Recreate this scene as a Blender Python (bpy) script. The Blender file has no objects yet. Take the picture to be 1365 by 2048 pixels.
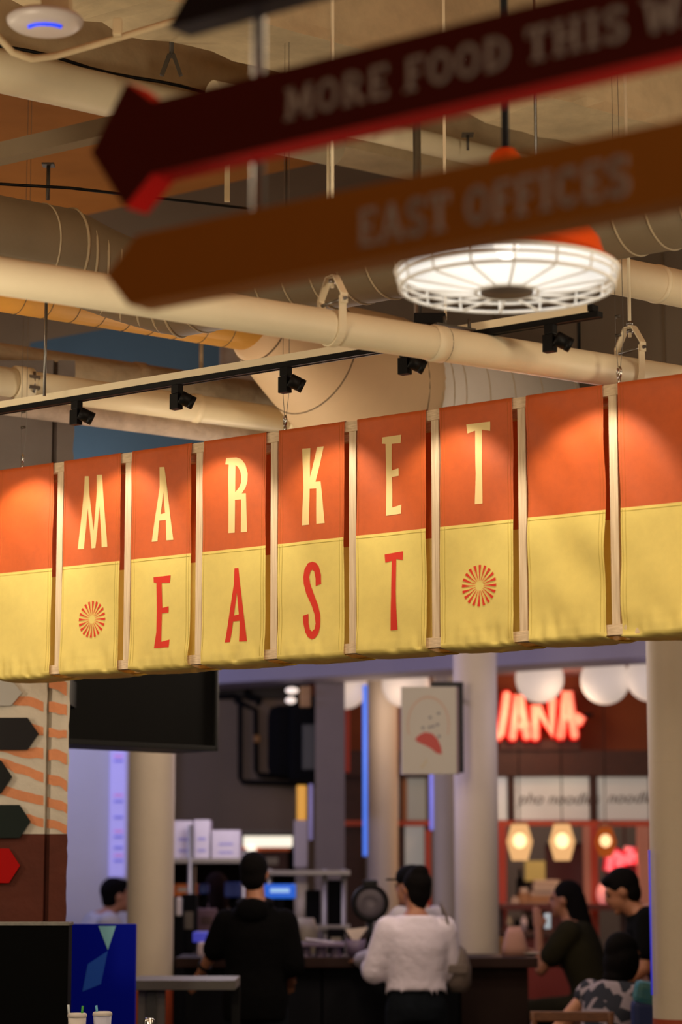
import bpy, bmesh, math, random
from mathutils import Vector, Matrix, noise
random.seed(7)
V = Vector
SC = bpy.context.scene
COL = SC.collection
PI = math.pi

# ------------------------------------------------------------------ camera, world, exposure
F = 4836.0                      # focal length in pixels of the 1365x2048 frame (85 mm, portrait full frame)
PITCH = math.atan(733.0 / F)
CAM = V((0, 0, 1.6))
cam_d = bpy.data.cameras.new('camera')
cam_d.sensor_fit = 'VERTICAL'; cam_d.sensor_height = 36.0; cam_d.lens = F * 36.0 / 2048.0
cam_d.clip_end = 200
cam_o = bpy.data.objects.new('camera', cam_d); COL.objects.link(cam_o)
cam_o.location = CAM; cam_o.rotation_euler = (PI / 2 + PITCH, 0, 0)
cam_d.dof.use_dof = True; cam_d.dof.focus_distance = 8.85; cam_d.dof.aperture_fstop = 2.1
SC.camera = cam_o
SC.view_settings.view_transform = 'Standard'
try: SC.view_settings.look = 'None'
except Exception: pass
SC.view_settings.gamma = 1.0
SC.view_settings.use_curve_mapping = False
SC.view_settings.exposure = 0.0
wd = bpy.data.worlds.new('world'); SC.world = wd; wd.use_nodes = True
wd.node_tree.nodes['Background'].inputs[0].default_value = (1.0, 0.80, 0.58, 1)
wd.node_tree.nodes['Background'].inputs[1].default_value = 0.05

def lamp(name, typ, loc, power, color, size=0.1, **kw):
    l = bpy.data.lights.new(name, typ); l.energy = power; l.color = color
    if typ == 'AREA':
        l.shape = kw.get('shape', 'DISK'); l.size = size
    else:
        l.shadow_soft_size = size
    if typ == 'SPOT':
        l.spot_size = kw['cone']; l.spot_blend = kw['blend']
    o = bpy.data.objects.new(name, l); COL.objects.link(o); o.location = loc
    if 'to' in kw:
        o.rotation_euler = (V(kw['to']) - V(loc)).to_track_quat('-Z', 'Y').to_euler()
    return o
# out-of-frame fill added for the hall: points around it, spots washing the banner
WARM = (1.0, 0.80, 0.55)
for p, e in (((-1.9, 5.6, 2.4), 115), ((2.3, 5.6, 2.5), 95), ((-3.0, 8.9, 2.6), 52), ((3.0, 8.6, 3.0), 48), ((2.4, 5.2, 4.3), 48), ((-1.75, 8.6, 2.6), 7), ((-2.6, -1.0, 2.6), 42), ((-2.3, 8.3, 3.9), 14), ((1.3, 3.1, 2.85), 44)):
    lamp('hall_fill_light', 'POINT', p, e, WARM, 0.25)  # added fill points without fixtures
for p, q, e in (((-1.5, 7.2, 4.6), (-0.9, 9.3, 2.7), 9), ((0.0, 6.5, 4.6), (0.1, 8.6, 2.7), 9), ((1.2, 5.7, 4.6), (1.0, 7.9, 2.7), 9)):
    lamp('banner_wash_spot', 'SPOT', p, e, (1.0, 0.80, 0.56), 0.06, cone=math.radians(62), blend=0.8, to=q)  # added spots without fixtures, for an even wash on the banner
# market stalls under the low ceiling: unseen fill added, warm on the right, violet in the middle, blue at the left stall
for p, e, c in (((-2.6, 17.6, 3.2), 52, (0.45, 0.5, 1.0)), ((-0.6, 15.4, 3.2), 16, (0.75, 0.62, 1.0)), ((1.1, 13.2, 3.2), 42, (1.0, 0.80, 0.60)),
                ((-2.2, 12.8, 3.2), 45, (1.0, 0.80, 0.62)), ((2.4, 16.4, 3.1), 20, (0.8, 0.7, 1.0)), ((1.5, 19.6, 3.0), 14, (1.0, 0.62, 0.34)),
                ((0.1, 12.9, 2.7), 38, (1.0, 0.77, 0.56)), ((-1.1, 15.7, 2.9), 9, (0.70, 0.60, 1.0)), ((0.28, 15.3, 2.2), 3, (0.60, 0.50, 1.0)), ((0.2, 16.2, 2.6), 8, (0.70, 0.60, 1.0)), ((1.6, 15.2, 2.6), 8, (0.9, 0.75, 0.95)), ((-0.75, 16.2, 2.2), 9, (1.0, 0.9, 0.85)), ((-0.45, 10.2, 2.8), 19, (1.0, 0.80, 0.56)), ((1.9, 22.3, 2.5), 40, (1.0, 0.78, 0.6))):
    lamp('stall_fill_light', 'POINT', p, e, c, 0.15)  # added fill; one point hides behind the banner to light the ducts

# ------------------------------------------------------------------ helpers
def ray(px, py):
    c, s = math.cos(PITCH), math.sin(PITCH)
    dx, dy = (px - 682.5) / F, (1024 - py) / F
    return V((dx, c - dy * s, s + dy * c))
def at(px, py, Y):
    r = ray(px, py); return CAM + r * (Y / r.y)
def atz(px, py, z):
    r = ray(px, py); return CAM + r * ((z - CAM.z) / r.z)
def atplane(px, py, P, n):
    r = ray(px, py); return CAM + r * ((P - CAM).dot(n) / r.dot(n))
def mpp(Y, py=1400):                 # metres per pixel at depth Y
    return (at(700, py, Y) - at(699, py, Y)).length
UP = V((0, 0, 1))

class MB:
    def __init__(s): s.v = []; s.f = []; s.sm = []
    def add(s, vs, fs, smooth=False):
        o = len(s.v); s.v += [V(p) for p in vs]
        for f in fs: s.f.append([o + i for i in f]); s.sm.append(smooth)
        return s
    def hexa(s, p):                  # 8 corners: bottom 4 ccw, top 4 ccw
        return s.add(p, [(3, 2, 1, 0), (4, 5, 6, 7), (0, 1, 5, 4), (1, 2, 6, 5), (2, 3, 7, 6), (3, 0, 4, 7)])
    def box(s, c, size, X=V((1, 0, 0)), Y=V((0, 1, 0)), Z=UP):
        c = V(c); a, b, d = X * size[0] / 2, Y * size[1] / 2, Z * size[2] / 2
        return s.hexa([c - a - b - d, c + a - b - d, c + a + b - d, c - a + b - d, c - a - b + d, c + a - b + d, c + a + b + d, c - a + b + d])
    def bbox(s, c, size, X=V((1, 0, 0)), Y=V((0, 1, 0)), Z=UP, bev=0.01):   # bevelled box
        bm = bmesh.new(); bmesh.ops.create_cube(bm, size=1)
        for v in bm.verts: v.co = V((v.co.x * size[0], v.co.y * size[1], v.co.z * size[2]))
        bmesh.ops.bevel(bm, geom=bm.edges[:], offset=bev, segments=2, affect='EDGES', profile=0.6)
        c = V(c); bm.verts.index_update()
        s.add([c + X * v.co.x + Y * v.co.y + Z * v.co.z for v in bm.verts], [[v.index for v in f.verts] for f in bm.faces])
        bm.free(); return s
    def prism(s, poly, O, X, Yv, N, t):   # polygon (2d) in plane O,X,Yv extruded by t along N
        n = len(poly)
        a = [O + X * p[0] + Yv * p[1] for p in poly]; b = [q + N * t for q in a]
        fs = [list(range(n))[::-1], [n + i for i in range(n)]]
        for i in range(n): fs.append((i, (i + 1) % n, n + (i + 1) % n, n + i))
        return s.add(a + b, fs)
    def tube(s, pts, r, seg=10, caps=True, closed=False, flat=1.0):
        pts = [V(p) for p in pts]; n = len(pts)
        rr = r if isinstance(r, (list, tuple)) else [r] * n
        rings = []; up = None
        for i, p in enumerate(pts):
            if closed: t = pts[(i + 1) % n] - pts[i - 1]
            else: t = pts[min(i + 1, n - 1)] - pts[max(i - 1, 0)]
            t.normalize()
            if up is None:
                up = UP if abs(t.z) < 0.9 else V((1, 0, 0))
            a = up.cross(t)
            if a.length < 1e-5: a = V((1, 0, 0)).cross(t)
            a.normalize(); b = t.cross(a); up = b
            rings.append([p + a * math.cos(2 * PI * k / seg) * rr[i] + b * math.sin(2 * PI * k / seg) * rr[i] * flat for k in range(seg)])
        vs = [q for R in rings for q in R]; fs = []
        for i in range(n if closed else n - 1):
            j = (i + 1) % n
            for k in range(seg):
                m = (k + 1) % seg
                fs.append((i * seg + k, i * seg + m, j * seg + m, j * seg + k))
        s.add(vs, fs, True)
        if caps and not closed:
            s.add(rings[0], [list(range(seg))[::-1]]); s.add(rings[-1], [list(range(seg))])
        return s
    def cyl(s, p, q, r, r2=None, seg=16, caps=True):
        return s.tube([p, q], [r, r if r2 is None else r2], seg, caps)
    def torus(s, c, N, R, r, seg=32, rs=8, flat=1.0):
        N = V(N).normalized(); a = N.orthogonal().normalized(); b = N.cross(a); c = V(c)
        vs = []; fs = []
        for i in range(seg):
            d = a * math.cos(2 * PI * i / seg) + b * math.sin(2 * PI * i / seg)
            for k in range(rs):
                vs.append(c + d * (R + r * math.cos(2 * PI * k / rs)) + N * r * flat * math.sin(2 * PI * k / rs))
        for i in range(seg):
            for k in range(rs):
                fs.append((i * rs + k, ((i + 1) % seg) * rs + k, ((i + 1) % seg) * rs + (k + 1) % rs, i * rs + (k + 1) % rs))
        return s.add(vs, fs, True)
    def lathe(s, prof, c, seg=32, N=UP, smooth=True, caps=False):  # prof: (r, h)
        N = V(N).normalized(); a = N.orthogonal().normalized(); b = N.cross(a); c = V(c)
        vs = []; fs = []
        for r, h in prof:
            for k in range(seg):
                vs.append(c + (a * math.cos(2 * PI * k / seg) + b * math.sin(2 * PI * k / seg)) * r + N * h)
        for i in range(len(prof) - 1):
            for k in range(seg):
                m = (k + 1) % seg
                fs.append((i * seg + k, i * seg + m, (i + 1) * seg + m, (i + 1) * seg + k))
        s.add(vs, fs, smooth)
        if caps:
            s.add(vs[:seg], [list(range(seg))[::-1]]); s.add(vs[-seg:], [list(range(seg))])
        return s
    def ell(s, c, r, seg=16, rings=10, X=V((1, 0, 0)), Y=V((0, 1, 0)), Z=UP):
        c = V(c); vs = [c - Z * r[2]]; fs = []
        for i in range(1, rings):
            t = -PI / 2 + PI * i / rings
            for k in range(seg):
                p = 2 * PI * k / seg
                vs.append(c + X * r[0] * math.cos(t) * math.cos(p) + Y * r[1] * math.cos(t) * math.sin(p) + Z * r[2] * math.sin(t))
        vs.append(c + Z * r[2]); top = len(vs) - 1
        for k in range(seg):
            m = (k + 1) % seg
            fs.append((0, 1 + m, 1 + k)); fs.append((top, 1 + (rings - 2) * seg + k, 1 + (rings - 2) * seg + m))
            for i in range(rings - 2):
                fs.append((1 + i * seg + k, 1 + i * seg + m, 1 + (i + 1) * seg + m, 1 + (i + 1) * seg + k))
        return s.add(vs, fs, True)
    def loft(s, rings, seg=20, caps=True):   # rings: (center, X, Y, rx, ry)
        vs = []; fs = []
        for c, X, Y, rx, ry in rings:
            for k in range(seg):
                p = 2 * PI * k / seg; ca, sa = math.cos(p), math.sin(p)
                e = 0.85
                vs.append(V(c) + X * rx * math.copysign(abs(ca) ** e, ca) + Y * ry * math.copysign(abs(sa) ** e, sa))
        n = len(rings)
        for i in range(n - 1):
            for k in range(seg):
                m = (k + 1) % seg
                fs.append((i * seg + k, i * seg + m, (i + 1) * seg + m, (i + 1) * seg + k))
        s.add(vs, fs, True)
        if caps:
            s.add(vs[:seg], [list(range(seg))[::-1]], True); s.add(vs[-seg:], [list(range(seg))], True)
        return s
    def mesh(s, name, origin):
        me = bpy.data.meshes.new(name)
        me.from_pydata([v - origin for v in s.v], [], s.f)
        me.polygons.foreach_set('use_smooth', s.sm); me.update()
        return me
    def base(s):
        xs = [v.x for v in s.v]; ys = [v.y for v in s.v]; zs = [v.z for v in s.v]
        return V(((min(xs) + max(xs)) / 2, (min(ys) + max(ys)) / 2, min(zs)))
    def build(s, name, m, parent=None, label=None, cat=None, group=None, kind=None):
        if parent is None: org = s.base()
        else:
            org = world_loc(parent)
        me = s.mesh(name, org); me.materials.append(m)
        bm = bmesh.new(); bm.from_mesh(me); bmesh.ops.remove_doubles(bm, verts=bm.verts[:], dist=1e-5)
        bmesh.ops.recalc_face_normals(bm, faces=bm.faces[:]); bm.to_mesh(me); bm.free()
        o = bpy.data.objects.new(name, me); COL.objects.link(o)
        if parent is None: o.location = org
        else: o.parent = parent
        return tag(o, label, cat, group, kind)
def world_loc(o):
    l = V(o.location)
    while o.parent: o = o.parent; l += o.location
    return l
def tag(o, label=None, cat=None, group=None, kind=None):
    if label: o['label'] = label
    if cat: o['category'] = cat
    if group: o['group'] = group
    if kind: o['kind'] = kind
    return o
def thing(name, loc, label, cat, group=None, kind=None):
    o = bpy.data.objects.new(name, None); COL.objects.link(o); o.location = loc; o.empty_display_size = 0.1
    return tag(o, label, cat, group, kind)

# ------------------------------------------------------------------ materials
MATS = {}
def mat(name, col, rough=0.6, metal=0.0, var=0.0, scale=8.0, bump=0.0, bscale=40.0, emit=None, estr=0.0, spec=0.5, col2=None, trans=0.0, aniso=None, sheen=0.0):
    m = bpy.data.materials.new(name); m.use_nodes = True; nt = m.node_tree; n = nt.nodes; L = nt.links
    b = n['Principled BSDF']
    b.inputs['Roughness'].default_value = rough; b.inputs['Metallic'].default_value = metal
    b.inputs['Specular IOR Level'].default_value = spec
    if sheen: b.inputs['Sheen Weight'].default_value = sheen
    if trans: b.inputs['Transmission Weight'].default_value = trans
    tc = n.new('ShaderNodeTexCoord')
    src = tc.outputs['Object']
    if aniso:
        mp = n.new('ShaderNodeMapping'); mp.inputs['Scale'].default_value = aniso; L.new(src, mp.inputs[0]); src = mp.outputs[0]
    if var > 0 or col2:
        nz = n.new('ShaderNodeTexNoise'); nz.inputs['Scale'].default_value = scale; nz.inputs['Detail'].default_value = 6; nz.inputs['Roughness'].default_value = 0.65
        L.new(src, nz.inputs['Vector'])
        cr = n.new('ShaderNodeValToRGB')
        c2 = col2 or tuple(c * (1 - var) for c in col)
        cr.color_ramp.elements[0].position = 0.32; cr.color_ramp.elements[1].position = 0.62
        cr.color_ramp.elements[0].color = (*c2, 1); cr.color_ramp.elements[1].color = (*col, 1)
        L.new(nz.outputs['Fac'], cr.inputs[0]); L.new(cr.outputs[0], b.inputs['Base Color'])
    else:
        b.inputs['Base Color'].default_value = (*col, 1)
    if bump > 0:
        n2 = n.new('ShaderNodeTexNoise'); n2.inputs['Scale'].default_value = bscale; n2.inputs['Detail'].default_value = 5
        L.new(src, n2.inputs['Vector'])
        bp = n.new('ShaderNodeBump'); bp.inputs['Strength'].default_value = bump; bp.inputs['Distance'].default_value = 0.02
        L.new(n2.outputs['Fac'], bp.inputs['Height']); L.new(bp.outputs[0], b.inputs['Normal'])
    if emit:
        b.inputs['Emission Color'].default_value = (*emit, 1); b.inputs['Emission Strength'].default_value = estr
    MATS[name] = m
    return m
M_slab = mat('slab_paint', (0.50, 0.185, 0.034), 0.9, var=0.22, scale=1.6, bump=0.25, bscale=14)
M_beam = mat('beam_paint', (0.76, 0.62, 0.39), 0.9, var=0.28, scale=3.2, bump=0.2, bscale=18)
M_pipe = mat('pipe_paint', (0.88, 0.78, 0.56), 0.5, var=0.06, scale=5, bump=0.04, bscale=60)
M_duct = mat('duct_paint', (0.20, 0.15, 0.09), 0.6, var=0.10, scale=4, bump=0.05, bscale=50)
M_duct2 = mat('duct_paint_white', (0.82, 0.82, 0.82), 0.6, var=0.06, scale=4, bump=0.05, bscale=30)
M_seam = mat('duct_seam', (0.50, 0.42, 0.28), 0.5)
M_bead = mat('duct_bead', (0.44, 0.35, 0.22), 0.55)
M_seamd = mat('duct_seam_dark', (0.16, 0.12, 0.08), 0.8)
M_insul = mat('pipe_insulation', (0.60, 0.49, 0.34), 0.9, var=0.25, scale=7, bump=0.5, bscale=18)
M_steel = mat('steel', (0.26, 0.25, 0.24), 0.35, 0.9, var=0.1, scale=20)
M_dsteel = mat('dark_steel', (0.10, 0.085, 0.07), 0.5, 0.6)
M_chrome = mat('zinc', (0.6, 0.58, 0.55), 0.25, 1.0)
M_black = mat('black_paint', (0.003, 0.003, 0.0035), 0.5, spec=0.2)
M_blackm = mat('black_matte', (0.0035, 0.0035, 0.004), 0.9, spec=0.1)
M_orange = mat('orange_canvas', (0.62, 0.105, 0.009), 0.6, var=0.10, scale=30, bump=0.10, bscale=500, spec=0.75)
M_yellow = mat('yellow_canvas', (0.88, 0.73, 0.21), 0.6, var=0.08, scale=14, bump=0.10, bscale=500, spec=0.5)
def cloth_glow(m, col, f):
    nt = m.node_tree; b = nt.nodes['Principled BSDF']; out = [n for n in nt.nodes if n.type == 'OUTPUT_MATERIAL'][0]
    t = nt.nodes.new('ShaderNodeBsdfTranslucent'); t.inputs[0].default_value = (*col, 1); mx = nt.nodes.new('ShaderNodeMixShader'); mx.inputs[0].default_value = f
    nt.links.new(b.outputs[0], mx.inputs[1]); nt.links.new(t.outputs[0], mx.inputs[2]); nt.links.new(mx.outputs[0], out.inputs[0])
cloth_glow(M_orange, (0.7, 0.10, 0.01), 0.10); cloth_glow(M_yellow, (0.9, 0.55, 0.08), 0.14)
M_stitch = mat('stitch', (0.55, 0.16, 0.03), 0.9)
M_stitchy = mat('stitch_yellow', (0.50, 0.38, 0.06), 0.9)
M_cream = mat('cream_print', (0.84, 0.65, 0.30), 0.9)
M_red = mat('red_print', (0.66, 0.035, 0.016), 0.9)
def wood(name, c1, c2, sc):
    m = bpy.data.materials.new(name); m.use_nodes = True; nt = m.node_tree; n = nt.nodes; L = nt.links
    b = n['Principled BSDF']; b.inputs['Roughness'].default_value = 0.6
    tc = n.new('ShaderNodeTexCoord'); mp = n.new('ShaderNodeMapping'); mp.inputs['Scale'].default_value = sc
    L.new(tc.outputs['Object'], mp.inputs[0])
    nz = n.new('ShaderNodeTexNoise'); nz.inputs['Scale'].default_value = 9; nz.inputs['Detail'].default_value = 4
    L.new(mp.outputs[0], nz.inputs['Vector'])
    cr = n.new('ShaderNodeValToRGB'); cr.color_ramp.elements[0].position = 0.35; cr.color_ramp.elements[1].position = 0.65
    cr.color_ramp.elements[0].color = (*c1, 1); cr.color_ramp.elements[1].color = (*c2, 1)
    L.new(nz.outputs['Fac'], cr.inputs[0]); L.new(cr.outputs[0], b.inputs['Base Color'])
    return m
M_woodv = wood('pine_upright', (0.62, 0.47, 0.30), (0.80, 0.65, 0.46), (30, 30, 0.8))
M_woodh = wood('pine_rail', (0.60, 0.45, 0.28), (0.78, 0.62, 0.43), (4, 4, 30))
M_dwood = wood('dark_wood', (0.030, 0.012, 0.008), (0.060, 0.022, 0.014), (2, 12, 20))
M_chairw = wood('chair_wood', (0.12, 0.045, 0.018), (0.18, 0.07, 0.028), (3, 3, 20))
# ------------------------------------------------------------------ directions of the hall
PA = at(563, 862, 8.836); ZT = PA.z
ER = (atz(1228, 768, ZT) - PA).normalized()          # along the banner, towards the right and the camera
EN = V((ER.y, -ER.x, 0))                             # banner normal, towards the camera
WD = V((0.798, 0.602, 0))                            # beams and pipes, towards the right and away
WN = V((0.602, -0.798, 0))                           # their horizontal normal, towards the camera
def along(px, py, z, D, px2):                        # from the point of pixel (px,py) at height z along D until pixel column px2
    p = atz(px, py, z); r = ray(px2, py)
    k = r.x / r.y                                     # approximate column as a vertical plane
    t = (k * p.y - p.x) / (D.x - k * D.y)
    return p + D * t

# ------------------------------------------------------------------ the setting
M_floor = mat('floor_concrete', (0.10, 0.085, 0.075), 0.5, var=0.3, scale=1.5)
MB().box((0, 15, -0.05), (40, 50, 0.1)).build('floor', M_floor, kind='structure')
SLAB_Z = 5.3
MB().box((0, 9, SLAB_Z + 0.1), (40, 30, 0.2)).build('ceiling', M_slab, kind='structure')
# high wall above the stalls, parallel to the banner
FP = at(1330, 700, 11.0); FP.z = 0
M_fasc = mat('fascia_paint', (0.20, 0.165, 0.13), 0.9, var=0.12, scale=1.2, bump=0.1, bscale=10)
M_blue = mat('blue_wall_paint', (0.062, 0.140, 0.26), 0.85, var=0.08, scale=2)
def fs(px):
    return (atplane(px, 700, FP, EN) - FP).dot(ER)
def fbox(s0, s1, z0, z1, dn, th, name, m, parent=None, **k):
    c = FP + ER * (s0 + s1) / 2 + EN * (dn - th / 2); c.z = (z0 + z1) / 2
    return MB().box(c, (s1 - s0, th, z1 - z0), ER, EN).build(name, m, parent, **k)
LOWZ = 3.42
wu = fbox(fs(445), 8, LOWZ, SLAB_Z, 0, 0.2, 'wall_upper', M_fasc, kind='structure')
for px in (990, 1160, 1330):
    s = fs(px); fbox(s - 0.006, s + 0.006, LOWZ, SLAB_Z, 0.006, 0.012, 'panel_joint', M_seamd, wu)
fbox(fs(60), fs(445), LOWZ, 4.62, 0.0, 0.2, 'wall_upper_blue', M_blue, kind='structure')
fbox(fs(60), fs(445), 4.62, SLAB_Z, 0.0, 0.2, 'wall_upper_top', M_fasc, kind='structure')
fbox(-12, fs(60), LOWZ, SLAB_Z, 0.0, 0.2, 'wall_upper_left', M_fasc, kind='structure')
# low ceiling over the stalls
q = [FP + ER * 9, FP - ER * 14, V((-12, 34, 0)), V((20, 34, 0))]
M_low = mat('low_ceiling_paint', (0.30, 0.27, 0.33), 0.8, var=0.08, scale=1)
mb = MB(); mb.hexa([V((p.x, p.y, LOWZ - 0.12)) for p in q] + [V((p.x, p.y, LOWZ)) for p in q]); mb.build('ceiling_low', M_low, kind='structure')
M_dark = mat('dark_back_wall', (0.045, 0.024, 0.016), 0.8, var=0.3, scale=1.0)
MB().box((0, 27.1, 1.75), (30, 0.2, 3.5)).build('wall_back', M_dark, kind='structure')
M_wallwhite = mat('white_stall_wall', (0.62, 0.60, 0.63), 0.85, var=0.05, scale=2)
# dropped beam in front of the stalls
sb = at(1000, 1340, 17.0)
mb = MB().box(V((sb.x, sb.y, (sb.z + LOWZ) / 2)) - ER * 1.0 - EN * 0.25, (11, 0.5, LOWZ - sb.z - 0.06), ER, EN)
mb.build('soffit_beam', M_low, label='violet-grey dropped ceiling beam running behind the banner over the stalls', cat='beam')

# ------------------------------------------------------------------ concrete ceiling beams
def ceiling_beam(pA, pB, z, h, label, t0=-6, t1=6, rag=True):
    a = atz(*pA, z); b = atz(*pB, z)                 # a on the near lower edge, b on the far lower edge
    wn = (a - b).dot(WN); root = thing('ceiling_beam', b + WD * t0, label, 'beam')
    n = 120 if rag else 2; mb = MB(); rows = []
    rnd = random.Random(len(label))
    for i in range(n + 1):
        p = b + WD * (t0 + (t1 - t0) * i / n)
        j = lambda: (rnd.uniform(-0.012, 0.012) if rag else 0)
        k = lambda: (rnd.random() ** 4 * 0.03 if rag else 0)
        c = [p + WN * j() + UP * k(), p + WN * (wn + j()) + UP * k(), p + WN * wn + UP * 0.05, p + WN * wn + UP * h, p + UP * h, p + UP * 0.05]
        rows.append(c)
    vs = [q for r in rows for q in r]; fs_ = []
    for i in range(n):
        for k in range(6): fs_.append((i * 6 + k, i * 6 + (k + 1) % 6, (i + 1) * 6 + (k + 1) % 6, (i + 1) * 6 + k))
    fs_ += [(0, 1, 2, 3, 4, 5), tuple(n * 6 + k for k in range(6))]
    mb.add(vs, fs_); mb.build('beam_body', M_beam, root)
    return root
ceiling_beam((973, 164), (973, 247), 4.75, 0.55, 'wide concrete ceiling beam with chipped lower edges crossing above the pendant lamp')
ceiling_beam((620, 277), (620, 318), 4.78, 0.52, 'smooth tan ceiling beam between the two left-pointing arrow signs', rag=False)

# ------------------------------------------------------------------ pipes and ducts
def pipe_thing(name, p, q, r, m, label, cat='pipe', seg=28, joints=(), jm=None, jr=1.07, jw=0.03, seams=0, sm=None, spiral=0.0, grp=None):
    p, q = V(p), V(q); D = (q - p).normalized(); root = thing(name, p, label, cat, grp)
    MB().cyl(p, q, r, seg=seg).build('pipe_body' if cat == 'pipe' else 'duct_body', m, root)
    for t in joints:
        c = p + (q - p) * t
        MB().tube([c - D * jw, c - D * jw * 0.8, c + D * jw * 0.8, c + D * jw], [r * 1.0, r * jr, r * jr, r * 1.0], seg, False).build('coupling', jm or m, root)
    if seams:
        L = (q - p).length; n = int(L / seams)
        a = D.orthogonal().normalized(); b = D.cross(a)
        up = UP; a = up.cross(D).normalized(); b = D.cross(a)
        for i in range(n):
            c = p + D * (seams * (i + 0.5)); pts = []
            for k in range(29):
                th = 2 * PI * k / 28
                pts.append(c + (a * math.cos(th) + b * math.sin(th)) * (r + 0.001) + D * spiral * (k / 28 - 0.5))
            MB().tube(pts, 0.0016, 5, False).build('seam_ring', sm or M_seam, root)
    return root, D

# main cream pipe crossing above the banner
p1a = at(0, 552, 6.9); p1b = at(1000, 707, 7.92)
D1 = (p1b - p1a).normalized(); p1s = p1a - D1 * 1.5; p1e = p1b + D1 * 2.6
R1 = 0.0565
P1, _ = pipe_thing('pipe', p1s, p1e, R1, M_pipe, 'cream main pipe crossing in front of the ducts just above the banner', joints=())
def on_p1(px):
    lo, hi = 0.0, (p1e - p1s).length
    for _ in range(40):
        m_ = (lo + hi) / 2; p = p1s + D1 * m_
        x = 682.5 + F * p.x / (p.y * math.cos(PITCH) + (p.z - 1.6) * math.sin(PITCH))
        if x < px: lo = m_
        else: hi = m_
    return p1s + D1 * lo
def clevis(px, label):
    c = on_p1(px); root = thing('pipe_hanger', c, label, 'hanger', 'clevis hangers on the main pipe')
    side = D1.cross(UP).normalized(); w = 0.013
    def strap(pts, nm, t=0.005):
        mb = MB(); n = len(pts)
        for i in range(n - 1):
            a, b = V(pts[i]), V(pts[i + 1]); d = (b - a).normalized()
            mb.box((a + b) / 2, (w * 2, t, (b - a).length + t * 0.6), D1, D1.cross(d).normalized(), d)
        return mb.build(nm, M_pipe, root)
    R = R1 + 0.004
    low = [c + side * R * math.cos(t) + UP * R * math.sin(t) for t in [PI - PI * k / 14 * 1.0 for k in range(15)]]
    low = [c + side * R * math.cos(PI + PI * k / 14) + UP * R * math.sin(PI + PI * k / 14) for k in range(15)]
    strap([c - side * R + UP * 0.09] + low + [c + side * R + UP * 0.09], 'strap')
    for s in (-1, 1):
        strap([c + side * s * (R + 0.007) + UP * 0.07, c + side * s * (R + 0.007) + UP * 0.10, c + side * s * 0.02 + UP * 0.165, c + UP * 0.165], 'yoke')
    MB().cyl(c - side * (R + 0.02) + UP * 0.082, c + side * (R + 0.02) + UP * 0.082, 0.006, seg=8).build('cross_bolt', M_steel, root)
    MB().cyl(c + UP * 0.13, c + UP * 0.13 + UP * (SLAB_Z - c.z - 0.13), 0.006, seg=8).build('threaded_rod', M_pipe, root)
    mb = MB().cyl(c + UP * 0.145, c + UP * 0.157, 0.013, seg=6).cyl(c + UP * 0.173, c + UP * 0.185, 0.013, seg=6); mb.build('nut', M_steel, root)
clevis(665, 'clevis hanger on the cream main pipe below the tan arrow sign')
clevis(1262, 'clevis hanger on the cream main pipe beside the right eyebolt')
def band(px, label):
    c = on_p1(px); r = MB().tube([c - D1 * 0.05, c - D1 * 0.045, c + D1 * 0.0, c + D1 * 0.002], [R1 + 0.001, R1 + 0.005, R1 + 0.005, R1 - 0.002], 28, False).build('coupling', M_pipe, P1)
    MB().torus(c - D1 * 0.0, D1, R1 + 0.003, 0.0022, 40, 6).build('rim', M_dsteel, r)
    side = D1.cross(UP).normalized()
    t = c + UP * (R1 + 0.01)
    mb = MB().box(t + D1 * 0.05, (0.16, 0.02, 0.006), D1, side).cyl(t + D1 * 0.01, t + D1 * 0.01 + UP * 0.03, 0.006, seg=8).cyl(t + D1 * 0.11, t + D1 * 0.11 + UP * 0.035, 0.006, seg=8)
    mb.build('clamp_bracket', M_dsteel, r)
band(886, 'sleeve joint with a dark clamp on the main pipe under the pendant lamp')

# black ceiling box behind the pendant lamp
c = on_p1(868) + UP * 0.16 + V((0, 0.35, 0)); r = thing('junction_box', c, 'small black hanging box with looped cable behind the pendant lamp', 'junction box')
MB().bbox(c, (0.11, 0.06, 0.04), bev=0.006).build('box_body', M_black, r)
MB().cyl(c, c - UP * 0.10, 0.009, seg=10).build('stem', M_black, r)
MB().tube([c + V((-0.045, 0, 0)) + V((-0.02 * math.sin(t * PI), 0, -0.13 * t)) + V((0.06 * t * t, 0, 0)) for t in [i / 10 for i in range(11)]], 0.0035, 6).build('cable', M_black, r)
MB().box(c + V((0.055, 0, (SLAB_Z - c.z) / 2)), (0.010, 0.010, SLAB_Z - c.z)).build('hanger_post', M_pipe, r)

# big duct: comes from the left along the beams, elbows towards the camera at the right
zd = 3.89; rd = 0.168
pL = at(0, 483, 8.7); zd = pL.z
pJ = along(0, 483, zd, WD, 235)
root = thing('bent_duct', pL - WD * 1.2, 'big round brown-tan duct with gored elbow behind the arrow sign tips', 'duct')
RB = 0.30; ang = math.acos(max(-1, min(1, WD.dot(ER))))            # turn angle
tl = RB * math.tan(ang / 2)
cB = pJ - WD * tl + WN * RB                                         # bend centre
arc = []
for i in range(13):
    th = ang * i / 12
    d = (-WN) * math.cos(th) + WD * math.sin(th)
    arc.append(cB + d * RB)
rb_ = 0.150
bq = at(665, 617, 8.5); zb_ = bq.z + rb_
bx_ = bq + (arc[-1] - bq).dot(EN) * EN * 0.0
off = (bq - arc[-1]).dot(EN)                          # the branch runs through the pixel-measured line
arc = [p + EN * off * (i / 12) ** 1.5 + UP * (zb_ - zd) * (i / 12) for i, p in enumerate(arc)]
rad_ = [rd] + [rd + (rb_ - rd) * (i / 12) for i in range(13)] + [rb_]
path = [pL - WD * 1.2] + arc + [arc[-1] + ER * 3.6]
mb = MB().tube(path, rad_, 36); mb.build('duct_body', M_duct, root)
def ring(c, N, R, r, m, par, nm='seam_ring'): MB().torus(c, N, R, r, 40, 6).build(nm, m, par)
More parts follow.
